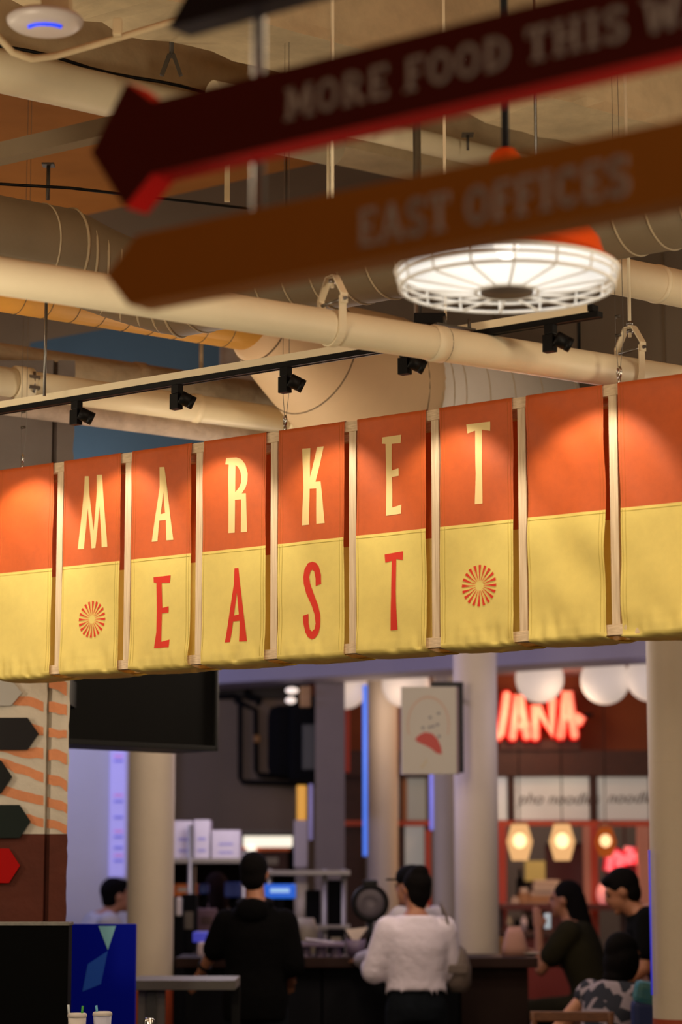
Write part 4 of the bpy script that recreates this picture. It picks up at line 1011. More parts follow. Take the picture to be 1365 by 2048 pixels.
for px0, px1, py in ((571, 598, 1381), (571, 593, 1401)): MB().ell(P((px0 + px1) / 2, py, 18.35), ((X_(px1, 18.35) - X_(px0, 18.35)) / 2, 0.04, 0.026)).build('bulb', M_wl, root)
# shelves with boxes
YS = 16.6
M_sh = mat('shelf_steel', (0.25, 0.23, 0.22), 0.4, 0.6)
root = thing('steel_shelf', V((X_(420, YS), YS + 0.2, 0)), 'steel rack at left carrying the white boxes, its post lit blue', 'shelf')
for py in (1716,): z = Z_(py, YS); MB().bbox((X_(415, YS), YS + 0.2, z - 0.018), (X_(490, YS) - X_(340, YS), 0.42, 0.036), bev=0.004).build('shelf_board', M_sh, root)
for px in (380, 488):
    for dy in (0.0, 0.4): MB().cyl((X_(px, YS), YS + dy, 0), (X_(px, YS), YS + dy, Z_(1650 if px < 400 else 1700, YS)), 0.016, seg=10).build('post', M_sh, root)
a = V((X_(380, YS), YS - 0.02, Z_(1912, YS))); MB().cyl(a, V((a.x, a.y, Z_(1850, YS))), 0.014, seg=10).build('blue_post_glow', MATS['blue_glow_dim'], root)  # emissive tube stands in for blue light falling on the post
M_bx = mat('box_white', (0.55, 0.50, 0.60), 0.8, var=0.08, scale=5); M_bx2 = mat('box_print', (0.28, 0.26, 0.55), 0.8)
def carton(x0, x1, y0, lab):
    z = Z_(1716, YS); c = V(((X_(x0, YS) + X_(x1, YS)) / 2, YS + 0.22, z)); w = X_(x1, YS) - X_(x0, YS); h = Z_(y0, YS) - z
    root = thing('carton', c, lab, 'box', 'white cartons on the rack')
    MB().bbox(c + UP * h / 2, (w, 0.3, h), bev=0.004).build('carton_body', M_bx, root)
    MB().box(c + V((0, -0.151, h * 0.5)), (w * 0.5, 0.002, h * 0.08)).box(c + V((0, -0.151, h * 0.2)), (w * 0.5, 0.002, h * 0.07)).build('print', M_bx2, root)
carton(346, 383, 1641, 'white carton standing furthest left on the steel rack'); carton(386, 418, 1639, 'tall lavender-white carton, second from left on the rack'); carton(422, 479, 1660, 'lower wide white carton at the right end of the rack')
def item(name, x0, y0, x1, y1, Y, th, m, lab, cat, bev=0.01, strip=None):
    root = thing(name, pbase(x0, y0, x1, y1, Y), lab, cat)
    pbox('body', x0, y0, x1, y1, Y, th, m, root, bev=bev)
    if cat in ('till', 'screen', 'crate', 'tray', 'bin', 'paper roll') and name != 'black_bin':
        b_ = pbase(x0, y0, x1, y1, Y); zf = ZK if Y < 15.3 else 0.0; MB().box((b_.x, Y + th / 2, (b_.z + zf) / 2), (0.05, 0.05, b_.z - zf)).build('stand', M_blackm, root)
    if strip: pbox('front_label', x0 + (x1 - x0) * .2, y0 + (y1 - y0) * .3, x1 - (x1 - x0) * .2, y0 + (y1 - y0) * .6, Y - 0.004, 0.003, strip, root)
    return root
M_or = mat('bin_orange', (0.75, 0.17, 0.012), 0.5); M_bl = mat('bin_blue', (0.008, 0.035, 0.22), 0.5); M_wh = mat('white_plastic', (0.55, 0.5, 0.48), 0.5)
M_bc = mat('beige_can', (0.26, 0.22, 0.16), 0.5, var=0.1); M_gl = mat('lamp_panel', (1, 1, .9), 0.5, emit=(1.0, 0.90, 0.74), estr=1.1)
YR = 17.0
item('orange_bin', 346, 1768, 395, 1793, YR, 0.25, M_or, 'orange bin on the lower rack shelf at far left', 'bin', strip=M_wh)
item('blue_bin', 397, 1768, 416, 1788, YR, 0.25, M_bl, 'small dark blue bin left of the brown-haired head', 'bin')
item('blue_bin', 449, 1764, 482, 1795, YR, 0.25, M_bl, 'dark blue bin right of the brown-haired head', 'bin')
item('register', 362, 1788, 393, 1905, 16.1, 0.2, M_blackm, 'tall black till screen behind the steel rack post', 'till', strip=M_dsteel)
item('paper_roll', 352, 1795, 363, 1832, 16.0, 0.1, M_wh, 'white paper roll at the left edge of the kitchen beside the column', 'paper roll')
item('wooden_crate', 394, 1818, 432, 1868, 16.3, 0.25, mat('crate_mauve', (0.10, 0.05, 0.06), 0.7), 'mauve crate behind the left arm of the person in black', 'crate', strip=M_dwood)
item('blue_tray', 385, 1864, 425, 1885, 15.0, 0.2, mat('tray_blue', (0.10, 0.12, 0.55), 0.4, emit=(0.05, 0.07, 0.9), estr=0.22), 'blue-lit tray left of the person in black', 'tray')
item('white_bottle', 394, 1884, 416, 1914, 14.9, 0.12, mat('pinkish_white', (0.55, 0.45, 0.5), 0.5), 'pale squat bottle on the counter by the person in black', 'bottle', bev=0.02)
root = thing('ceiling_lamp_panel', P(537, 1690, 20.6), 'bright white lamp panel glowing under the hood behind the person in black', 'lamp')
pbox('diffuser', 487, 1669, 585, 1694, 20.4, 0.06, M_gl, root, bev=0.01); MB().ell(P(502, 1702, 20.4), (0.045, 0.045, 0.045)).build('bulb', M_gl, root)
pbox('orange_frame', 478, 1690, 580, 1702, 20.44, 0.05, mat('frame_orange', (0.5, 0.09, 0.02), 0.6), root)
# menu wall far behind
item('wall_poster', 482, 1700, 575, 1748, 21.0, 0.03, mat('poster_mauve', (0.12, 0.06, 0.06), 0.7), 'dim mauve poster on the far kitchen wall beyond the person in black', 'poster', bev=0.004, strip=M_wh)
root = thing('metal_rack', V((X_(640, 16.4), 16.6, 0)), 'steel rack with two grey shelves between the person in black and the fan', 'shelf')
for py in (1742, 1852): MB().bbox((X_(618, 16.4), 16.6, Z_(py, 16.4) - 0.012), (X_(697, 16.4) - X_(530, 16.4), 0.4, 0.034), bev=0.004).build('shelf_board', M_sh, root)
for px in (650, 688, 540): MB().cyl((X_(px, 16.4), 16.45, 0), (X_(px, 16.4), 16.45, Z_(1738, 16.4)), 0.018, seg=10).build('post', M_sh, root)
item('till_screen', 528, 1768, 592, 1797, 16.0, 0.05, mat('screen_glow', (0.02, 0.1, 0.5), 0.3, emit=(0.015, 0.16, 0.85), estr=0.5), 'bright blue till screen at the right shoulder of the person in black', 'screen', strip=mat('screen_pale', (0.3, 0.5, 0.8), 0.3, emit=(0.35, 0.62, 1.0), estr=0.6))
zsh = 1851
item('black_bin', 612, 1780, 641, zsh - 2, 16.5, 0.2, M_blackm, 'low black bin on the rack shelf left of the taller black bin', 'bin')
item('black_bin', 652, 1760, 690, zsh - 2, 16.5, 0.22, M_blackm, 'tall black bin at the right end of the rack shelf', 'bin')
c = V((X_(601, 16.5), 16.55, Z_(1850, 16.4) + 0.006)); h = Z_(1768, 16.5) - c.z; root = thing('white_tub', c, 'white translucent tub on the rack shelf beside the blue screen', 'tub')
MB().lathe([(0.001, 0), (0.040, 0), (0.052, h), (0.046, h), (0.001, h - 0.02)], c, 24).build('tub_body', M_wh, root); MB().torus(c + UP * h, UP, 0.052, 0.006, 28, 6).build('tub_rim', M_wh, root)
c = V((X_(612, 15.9), 15.9, 0.96)); h = Z_(1836, 15.9) - c.z
root = thing('beige_canister', V((c.x, c.y, 0.0)), 'beige canister on a stand behind the counter right of the person in black', 'canister')
MB().lathe([(0.001, 0), (0.075, 0), (0.078, h * 0.8), (0.055, h), (0.001, h)], c, 28).build('canister_body', M_bc, root); MB().lathe([(0.06, 0), (0.06, 0.96)], V((c.x, c.y, 0)), 16).build('stand', M_blackm, root)
item('bottle_crate', 655, 1858, 690, 1912, 16.0, 0.2, M_blackm, 'dark crate under the rack left of the fan', 'crate', strip=M_bc)
root = thing('menu_post', P(603, 1760, 18.6), 'slim lit post, amber above and white below, beside the square pillar', 'post')
pbox('amber_section', 594, 1570, 613, 1640, 18.6, 0.08, mat('amber_lit', (0.8, 0.4, 0.05), 0.5, emit=(1.0, 0.48, 0.06), estr=0.42), root, bev=0.01)
pbox('white_section', 588, 1640, 616, 1735, 18.6, 0.08, mat('post_white', (0.55, 0.48, 0.48), 0.6), root, bev=0.01); pbox('lower_section', 590, 1735, 614, 2060, 18.6, 0.08, M_colg, root, bev=0.01)
led(618, 626, 1568, 1680, 18.55, mat('led_mauve', (0.4, 0.35, 0.6), 0.5, emit=(0.30, 0.25, 0.5), estr=0.35), 'dim mauve light strip beside the slim amber post')
# ------------------------------------------------------------------ restaurant front at the right
YF = 20.2
M_rest = mat('restaurant_wall', (0.20, 0.055, 0.016), 0.8, var=0.2, scale=1.5)
x0, x1 = X_(640, YF) - 0.2, X_(1420, YF)
def wallbox(name, x0, x1, z0, z1, Y, th, m, **k): return MB().box(((x0 + x1) / 2, Y + th / 2, (z0 + z1) / 2), (x1 - x0, th, z1 - z0)).build(name, m, **k)
wallbox('wall_restaurant', x0, x1, Z_(1503, YF), LOWZ - 0.12, YF + 0.25, 0.15, M_rest, kind='structure')
wallbox('wall_inner', x0, x1, 0, LOWZ - 0.12, 24.0, 0.15, mat('inner_wall', (0.20, 0.15, 0.13), 0.8, var=0.15, scale=1.2), kind='structure')
wallbox('trim_1', x0, x1, Z_(1552, YF), Z_(1500, YF), YF + 0.05, 0.3, M_dwood, kind='structure')
M_rail = mat('rail_red', (0.50, 0.075, 0.025), 0.5)
wallbox('trim_2', x0 + 0.25, x1, Z_(1651, YF), Z_(1641, YF), YF + 0.05, 0.12, M_rail, kind='structure')
M_pane = mat('transom_glass', (0.42, 0.42, 0.40), 0.15, emit=(0.72, 0.68, 0.60), estr=0.20)
M_fr = M_dwood
def transom(n, a, b, txt=None, tx=None, ty=None, cap=0.13, m=M_pane):
    o = thing('window_%d' % n, P((a + b) / 2, 1641, YF + 0.1), None, None, kind='structure')
    pbox('pane', a, 1554, b, 1640, YF + 0.12, 0.02, m, o)
    for u, v in ((a - 7, a), (b, b + 7)): pbox('frame', u, 1552, v, 1641, YF + 0.08, 0.08, M_fr, o)
    if txt:
        cu = bpy.data.curves.new('lettering', 'FONT'); cu.body = txt; cu.size = cap; cu.shear = 0.3; cu.extrude = 0.002
        ob = bpy.data.objects.new('tmp', cu); COL.objects.link(ob); bpy.context.view_layer.update()
        me = bpy.data.meshes.new_from_object(ob.evaluated_get(bpy.context.evaluated_depsgraph_get())); bpy.data.objects.remove(ob)
        t = bpy.data.objects.new('lettering', me); COL.objects.link(t); t.parent = o
        t.rotation_euler = (PI / 2, 0, 0); q = P(tx, ty, YF + 0.11); t.location = q - o.location
        me.materials.clear(); me.materials.append(mat('lettering_brown', (0.10, 0.055, 0.03), 0.6)); t['label'] = 'dark painted script lettering'
    return o
transom(1, 985, 1016); transom(2, 1030, 1181, 'pho noodles', 1036, 1608, 0.135); transom(3, 1195, 1300, 'noodles', 1215, 1606, 0.135)
# left shopfront bays between the columns
M_paneg = mat('bay_glass', (0.20, 0.20, 0.17), 0.2, emit=(0.42, 0.40, 0.32), estr=0.22)
o = transom(4, 787, 798); pbox('tan_post', 799, 1556, 814, 1640, YF + 0.1, 0.06, mat('post_tan', (0.35, 0.16, 0.06), 0.6), o); pbox('pane', 815, 1556, 852, 1640, YF + 0.13, 0.02, MATS['bay_glass'], o)
o = thing('window_5', P(820, 1735, YF + 0.1), None, None, kind='structure'); pbox('pane', 810, 1652, 850, 1745, YF + 0.12, 0.02, M_pane, o); pbox('frame', 796, 1640, 810, 1800, YF + 0.08, 0.08, M_fr, o); pbox('frame', 850, 1640, 860, 1800, YF + 0.08, 0.08, M_fr, o)
pbox('door_1', 690, 1545, 731, 2090, YF + 0.1, 0.08, M_dwood, kind='structure')
def post(px0, px1, y0, y1, m, lab): pbox('shop_post', px0, y0, px1, y1, YF - 0.02, 0.10, m, bev=0.006, label=lab, cat='post', group='painted posts of the restaurant front')
M_pr = mat('post_red', (0.50, 0.055, 0.028), 0.5); M_pp = mat('post_pink', (0.50, 0.24, 0.19), 0.5)
post(998, 1013, 1652, 1960, M_pr, 'red-orange post just right of the umbrella sign column'); post(1172, 1182, 1652, 1960, M_pp, 'pale pink post left of the pink neon sign'); post(1184, 1196, 1652, 1960, M_pr, 'glowing red post left of the pink neon sign')
post(1283, 1300, 1652, 2040, M_pp, 'pinkish post beside the right edge column'); post(690, 700, 1395, 1545, M_pr, 'bright red post sliver right of the square pillar'); post(852, 862, 1660, 1960, M_pr, 'red post behind the person in white'); post(781, 790, 1660, 1960, M_pr, 'red post right of the pinkish column')
# ------------------------------------------------------------------ red neon letters
M_neon = mat('neon_tube', (1, .4, .3), 0.4, emit=(1.0, 0.235, 0.135), estr=1.15); M_halo = mat('neon_halo', (0.8, 0.0, 0.0), 0.4, emit=(1.0, 0.004, 0.006), estr=0.85)
YN = 20.1
def nz(x, y, dy=0.0): return P(965 + x / 3.4125, 1310 + y / 3.4125, YN) + V((0, dy, 0))
root = thing('neon_sign', nz(400, 600), 'red neon sign spelling JANA on the brown wall', 'neon sign')
def lett(ch, strokes):
    L = None
    for s in strokes:
        t = MB().tube([nz(x, y) for x, y in s], 0.032, 10)
        for x, y in (s[0], s[-1]): t.ell(nz(x, y), (0.032, 0.032, 0.032), 10, 6)
        o = t.build('tube', M_neon, root)
        MB().tube([nz(x, y, 0.05) for x, y in s], 0.046, 10).ell(nz(*s[0], 0.05), (0.046,) * 3, 10, 6).ell(nz(*s[-1], 0.05), (0.046,) * 3, 10, 6).build('halo_tube', M_halo, root)  # wider red tube added behind each stroke as the glow around it
    return L
lett('J', [[(168, 275), (148, 420), (128, 540), (112, 556), (80, 556), (60, 520)]])
lett('A', [[(208, 556), (245, 275), (258, 275), (304, 552)], [(228, 488), (300, 478)]])
lett('N', [[(364, 556), (360, 345), (378, 350), (474, 540), (482, 310)]])
lett('A', [[(537, 550), (575, 250), (590, 250), (632, 545)], [(555, 428), (612, 420), (655, 425), (682, 438), (664, 455)]])
MB().box((nz(400, 600).x, YN + 0.19, nz(0, 400).z), (0.9, 0.08, 0.03)).build('mounting_rail', M_black, root)
pbox('backing_beam', 1000, 1480, 1160, 1500, YN + 0.12, 0.1, M_dwood, root)
M_pink = mat('neon_pink', (1, .4, .4), 0.4, emit=(1.0, 0.16, 0.17), estr=1.05); M_pinkh = mat('neon_pink_halo', (.8, .02, .05), 0.4, emit=(1.0, 0.01, 0.03), estr=0.55)
root = thing('neon_sign', P(1250, 1775, 20.9), 'small pink script neon sign above the dark-haired person at right', 'neon sign')
for s in ([(1219, 1742), (1222, 1714), (1234, 1708), (1244, 1714), (1244, 1726), (1232, 1728)], [(1262, 1694), (1259, 1728)], [(1259, 1722), (1268, 1710), (1278, 1712), (1279, 1728)], [(1234, 1722), (1256, 1718)], [(1288, 1712), (1293, 1740), (1286, 1770), (1276, 1762)]):
    MB().tube([P(x, y, 20.9) for x, y in s], 0.030, 10).build('tube', M_pink, root); MB().tube([P(x, y, 20.95) for x, y in s], 0.055, 10).build('halo_tube', M_pinkh, root)  # second tube added behind as the red glow around the script
MB().cyl(P(1250, 1700, 21.06), V((P(1250, 1700, 21.06).x, 21.06, LOWZ - 0.12)), 0.008, seg=6).build('hanging_wire', M_dsteel, root); pbox('mount', 1212, 1700, 1298, 1778, 21.05, 0.02, mat('neon_mount', (0.10, 0.05, 0.05), 0.5), root)
lamp('neon_glow', 'POINT', P(1250, 1735, 20.6), 4, (1.0, 0.05, 0.06), 0.2); lamp('neon_glow', 'POINT', nz(380, 420, -0.25), 5, (1.0, 0.06, 0.03), 0.3)
# ------------------------------------------------------------------ white globe lamps behind the dropped beam
M_globe = mat('globe_glass', (0.45, 0.42, 0.40), 0.5, emit=(1.0, 0.78, 0.64), estr=0.44)
for px, py, Yg, lab in ((690, 1372, 19.4, 'white globe lamp half hidden behind the square pillar'), (812, 1368, 19.0, 'white globe lamp behind the umbrella sign'), (1080, 1357, 18.6, 'white globe lamp in front of the red neon letters'), (1211, 1360, 18.3, 'white globe lamp right of the neon letters'), (1303, 1354, 18.1, 'white globe lamp cut by the right edge column')):
    c = P(px, py, Yg); r = 0.187; root = thing('globe_lamp', c, lab, 'lamp', 'white globe lamps in a row')
    MB().ell(c, (r, r, r), 32, 20).build('globe', M_globe, root); MB().cyl(c + UP * (r - 0.01), V((c.x, c.y, LOWZ - 0.12)), 0.012, seg=8).build('stem', M_black, root); MB().lathe([(0.05, 0), (0.04, 0.04), (0.012, 0.05)], c + UP * (r - 0.01), 16).build('cap', M_black, root)
lamp('globe_light', 'POINT', P(1145, 1420, 18.3), 10, (1.0, 0.72, 0.5), 0.3); lamp('globe_light', 'POINT', P(770, 1430, 18.6), 9, (1.0, 0.72, 0.5), 0.3)
# ------------------------------------------------------------------ faceted lanterns
m = bpy.data.materials.new('lantern_paper'); m.use_nodes = True; nt = m.node_tree; nt.nodes.clear()
out = nt.nodes.new('ShaderNodeOutputMaterial'); mx = nt.nodes.new('ShaderNodeMixShader'); tr = nt.nodes.new('ShaderNodeBsdfTransparent'); em = nt.nodes.new('ShaderNodeEmission')
tr.inputs[0].default_value = (1.0, 0.75, 0.5, 1); em.inputs[0].default_value = (1.0, 0.56, 0.24, 1); em.inputs[1].default_value = 0.95; mx.inputs[0].default_value = 0.72
nt.links.new(tr.outputs[0], mx.inputs[1]); nt.links.new(em.outputs[0], mx.inputs[2]); nt.links.new(mx.outputs[0], out.inputs[0]); M_lan = m
m2 = m.copy(); m2.name = 'lantern_amber'; [n for n in m2.node_tree.nodes if n.type == 'EMISSION'][0].inputs[0].default_value = (1.0, 0.20, 0.03, 1); [n for n in m2.node_tree.nodes if n.type == 'EMISSION'][0].inputs[1].default_value = 0.35
M_bulb = mat('warm_bulb', (1, 1, 1), 0.5, emit=(1.0, 0.88, 0.66), estr=5.0)
for px, Yl, m_, sc, lab in ((1040, 19.3, M_lan, 1.0, 'glowing faceted paper lantern next to the umbrella sign column'), (1125, 19.3, M_lan, 1.0, 'glowing faceted paper lantern in the middle of the restaurant front'), (1212, 19.8, m2, 0.85, 'dim amber lantern above the pink neon sign')):
    c = P(px, 1684, Yl); root = thing('lantern', c, lab, 'lantern', 'faceted hanging lanterns')
    MB().lathe([(0.062, 0.145), (0.075, 0.10), (0.103 * 1.0, 0.005), (0.09, -0.05), (0.062, -0.145)] if sc == 1 else [(0.05, 0.12), (0.09, 0.0), (0.05, -0.12)], c, 8, smooth=False).build('shade', m_, root)
    MB().ell(c + UP * (0.01), (0.055 * sc, 0.055 * sc, 0.06 * sc), 14, 8).build('bulb', M_bulb, root)
    MB().cyl(c + UP * 0.14, V((c.x, c.y, LOWZ - 0.12)), 0.005, seg=6).build('cord', M_black, root); MB().torus(c + UP * 0.145, UP, 0.06, 0.006, 24, 6).build('top_ring', M_dsteel, root)
    lamp('lantern_light', 'POINT', c + V((0, -0.16, -0.02)), 4.5 * sc, (1.0, 0.55, 0.25), 0.06)
# ------------------------------------------------------------------ restaurant counter and goods
YQ = 19.7
def shelf(py, x0_, x1_, Y, m, lab, th=0.05):
    z = Z_(py, Y); root = thing('bar_shelf', V(((X_(x0_, Y) + X_(x1_, Y)) / 2, Y + 0.2, z)), lab, 'shelf')
    MB().bbox(((X_(x0_, Y) + X_(x1_, Y)) / 2, Y + 0.2, z - th / 2), (X_(x1_, Y) - X_(x0_, Y), 0.4, th), bev=0.005).build('board', m, root)
    for px in (x0_ + 4, x1_ - 4): MB().box((X_(px, Y), Y + 0.25, (z - th) / 2), (0.05, 0.2, z - th)).build('upright', M_dwood, root)
M_drs = mat('dark_red_shelf', (0.10, 0.012, 0.008), 0.5)
shelf(1808, 1000, 1260, YQ, M_drs, 'dark red upper shelf of the restaurant bar carrying the bowls'); shelf(1862, 1002, 1180, YQ - 0.3, mat('shelf_red2', (0.06, 0.02, 0.012), 0.5), 'lower dark shelf of the restaurant bar', 0.045)
pbox('restaurant_bar', 1004, 1876, 1180, 2080, YQ - 0.22, 0.06, mat('bar_red', (0.22, 0.018, 0.010), 0.5), bev=0.005, label='red front board of the restaurant bar', cat='bar')
M_bowl = mat('bowl_white', (0.62, 0.50, 0.42), 0.6); M_tanb = mat('box_tan', (0.42, 0.22, 0.11), 0.7)
zz = Z_(1808, YQ)
def bx(px0, px1, y0, y1, m, lab, nm='food_box', Y=YQ + 0.05):
    root = thing(nm, pbase(px0, y0, px1, y1, Y), lab, 'box', 'food boxes on the restaurant shelf')
    pbox('tray', px0, y0 + (y1 - y0) * .35, px1, y1, Y, 0.2, m, root, bev=0.006); pbox('lid', px0 + 2, y0, px1 - 2, y0 + (y1 - y0) * .35, Y + 0.01, 0.18, M_bowl, root, bev=0.012)
bx(1060, 1127, 1784, 1807, M_tanb, 'wide tan food box at the bottom of the stack on the restaurant shelf'); bx(1068, 1122, 1760, 1783, M_bowl, 'white food box on top of the wide tan one'); bx(1040, 1059, 1776, 1807, M_tanb, 'narrow tan box left of the stacked food boxes'); bx(1024, 1039, 1794, 1807, M_bowl, 'small white box at the left end of the restaurant shelf')
def bottle(px, y0, y1, w, m, lab, Y=YQ + 0.12):
    c = V((X_(px, Y), Y, Z_(y1, Y))); h = Z_(y0, Y) - c.z; r = w / 2 * mpp(Y)
    root = thing('bottle', c, lab, 'bottle', 'bottles and jars in the restaurant'); MB().lathe([(0.001, 0), (r, 0), (r, h * .62), (r * .4, h * .75), (r * .4, h * .92)], c, 18).build('glass', m, root); MB().lathe([(r * .45, h * .9), (r * .45, h), (0.001, h)], c, 14).build('cap', M_dsteel, root)
bottle(1041, 1733, 1807, 16, M_blackm, 'tall black bottle left of the stacked food boxes', YQ + 0.3); bottle(1134, 1786, 1807, 14, M_bowl, 'small white jar right of the stacked food boxes'); bottle(1155, 1776, 1807, 10, M_bc, 'beige sauce bottle near the red post')
for i, px in enumerate((1018, 1034, 1048, 1062)):
    bottle(px, 1828 + 4 * (i % 2), 1861, 12, (M_bc, M_blackm, MATS['pinkish_white'], M_blackm)[i], ('beige jar at the left end of the lower bar shelf', 'dark jar second from left on the lower bar shelf', 'pale jar third on the lower bar shelf', 'dark jar nearest the raised phone on the lower bar shelf')[i], YQ - 0.2)
root = thing('display_cabinet', pbase(1055, 1725, 1090, 1758, 22.5), 'yellow-lit display shelf deep inside the restaurant', 'cabinet')
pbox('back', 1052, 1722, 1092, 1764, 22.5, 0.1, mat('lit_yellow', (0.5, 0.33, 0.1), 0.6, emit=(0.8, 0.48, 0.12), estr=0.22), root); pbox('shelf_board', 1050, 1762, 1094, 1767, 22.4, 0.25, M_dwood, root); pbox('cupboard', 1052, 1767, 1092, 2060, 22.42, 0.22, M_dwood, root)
root = thing('mauve_screen', pbase(1096, 1690, 1170, 2090, 21.5), 'mauve-grey panel behind the middle lantern', 'panel'); pbox('board', 1096, 1690, 1170, 2078, 21.5, 0.04, mat('panel_mauve', (0.19, 0.11, 0.095), 0.7), root); pbox('top_trim', 1094, 1686, 1172, 1691, 21.48, 0.06, M_dwood, root)
root = thing('paper_lamp', pbase(1198, 1772, 1220, 1808, 19.95), 'pink-lit round paper lamp left of the dark-haired person', 'lamp'); c = P(1207, 1788, 19.95)
MB().ell(c, (0.055, 0.055, 0.09)).build('shade', mat('pink_shade', (0.8, 0.4, 0.4), 0.5, emit=(1.0, 0.25, 0.25), estr=0.42), root); MB().cyl(c - UP * 0.085, V((c.x, c.y, Z_(1808, YQ) - 0.0)), 0.02, seg=10).build('foot', M_dsteel, root)
item('yellow_crate', 999, 1877, 1026, 1922, 18.6, 0.2, mat('crate_yellow', (0.30, 0.13, 0.008), 0.6), 'yellow crate low beside the umbrella sign column', 'crate')
# pink paper bag and plate on the counter
c = on_counter(1036, 0.30); root = thing('paper_bag', c, 'pinkish paper bag on the counter right of the column', 'bag')
wb = 0.13
MB().loft([(c, V((1, 0, 0)), V((0, 1, 0)), wb * .62, 0.06), (c + UP * 0.05, V((1, 0, 0)), V((0, 1, 0)), wb * .6, 0.065), (c + UP * 0.13 + V((0.0, 0, 0)), V((1, 0, 0)), V((0, 1, 0)), wb * .45, 0.045), (c + UP * 0.17, V((1, 0, 0)), V((0, 1, 0)), wb * .32, 0.02)], 20).build('bag_body', mat('bag_pink', (0.42, 0.22, 0.17), 0.8), root)
MB().bbox(c + V((0.0, 0, 0.17)), (wb * .62, 0.03, 0.014), bev=0.004).build('fold', MATS['bag_pink'], root)
c = on_counter(1066, 0.3); root = thing('plate', c, 'small dark dish with a pale rim near the end of the counter', 'plate'); MB().lathe([(0.001, 0), (0.035, 0), (0.06, 0.018), (0.055, 0.018), (0.03, 0.006), (0.001, 0.006)], c, 28).build('dish', M_blackm, root); MB().torus(c + UP * 0.018, UP, 0.058, 0.004, 28, 6).build('rim', M_bowl, root)

# ------------------------------------------------------------------ hanging umbrella sign
YM = 15.2
root = thing('hanging_sign', P(860, 1550, YM), 'white hanging board with a red umbrella and small dark marks', 'sign')
MB().bbox((P(802, 1400, YM) + P(916, 1400, YM)) / 2 * 1.0 + UP * (Z_(1461, YM) - Z_(1400, YM)), (X_(916, YM) - X_(802, YM), 0.04, Z_(1374, YM) - Z_(1549, YM)), bev=0.004).build('board', mat('sign_white', (0.46, 0.43, 0.38), 0.6), root)
def dec(poly, m, nm='print'):
    MB().prism([(P(x, y, YM).x, P(x, y, YM).z) for x, y in poly], V((0, YM - 0.0225, 0)), V((1, 0, 0)), UP, V((0, 1, 0)), 0.0015).build(nm, m, root)
cr = lambda L: [(680 + x / 3.9, 1330 + y / 3.9) for x, y in L]
dec(cr([(585, 580), (620, 545), (665, 525), (720, 535), (760, 575), (790, 640), (797, 698), (755, 690), (715, 655), (660, 625), (610, 605)]), mat('umbrella_red', (0.42, 0.05, 0.04), 0.6), 'umbrella')
M_mark = mat('mark_grey', (0.16, 0.16, 0.19), 0.6)
for x, y in ((705, 412), (770, 380), (648, 492), (700, 488), (728, 480), (762, 466), (775, 558)): dec(cr([(x - 15, y), (x, y - 14), (x + 14, y - 2), (x + 2, y + 15)]), M_mark, 'mark')
dec(cr([(672, 740), (680, 742), (650, 798), (632, 800), (636, 790), (650, 788)]), mat('handle_yellow', (0.45, 0.33, 0.12), 0.6), 'umbrella_handle')
M_arch = mat('arch_orange', (0.48, 0.30, 0.22), 0.6)
ring_o = [(690 + 165 * math.cos(math.radians(a)), 470 - 225 * math.sin(math.radians(a))) for a in range(-20, 201, 10)]
for i in range(0, len(ring_o) - 1):
    (xa, ya), (xb, yb) = ring_o[i], ring_o[i + 1]; k = 0.94
    dec(cr([(xa, ya), (xb, yb), (690 + (xb - 690) * k, 470 + (yb - 470) * k), (690 + (xa - 690) * k, 470 + (ya - 470) * k)]), M_arch, 'arch_line')
pbox('bracket_upright', 917, 1372, 927, 1545, YM + 0.05, 0.06, M_black, root); pbox('bracket_arm', 862, 1364, 927, 1372, YM + 0.0, 0.05, M_black, root); pbox('wall_bracket', 917, 1392, 925, 1400, YM + 0.1, 0.34, M_black, root); pbox('frame_edge', 914, 1374, 918, 1549, YM - 0.022, 0.06, mat('frame_mauve', (0.16, 0.10, 0.13), 0.5), root)

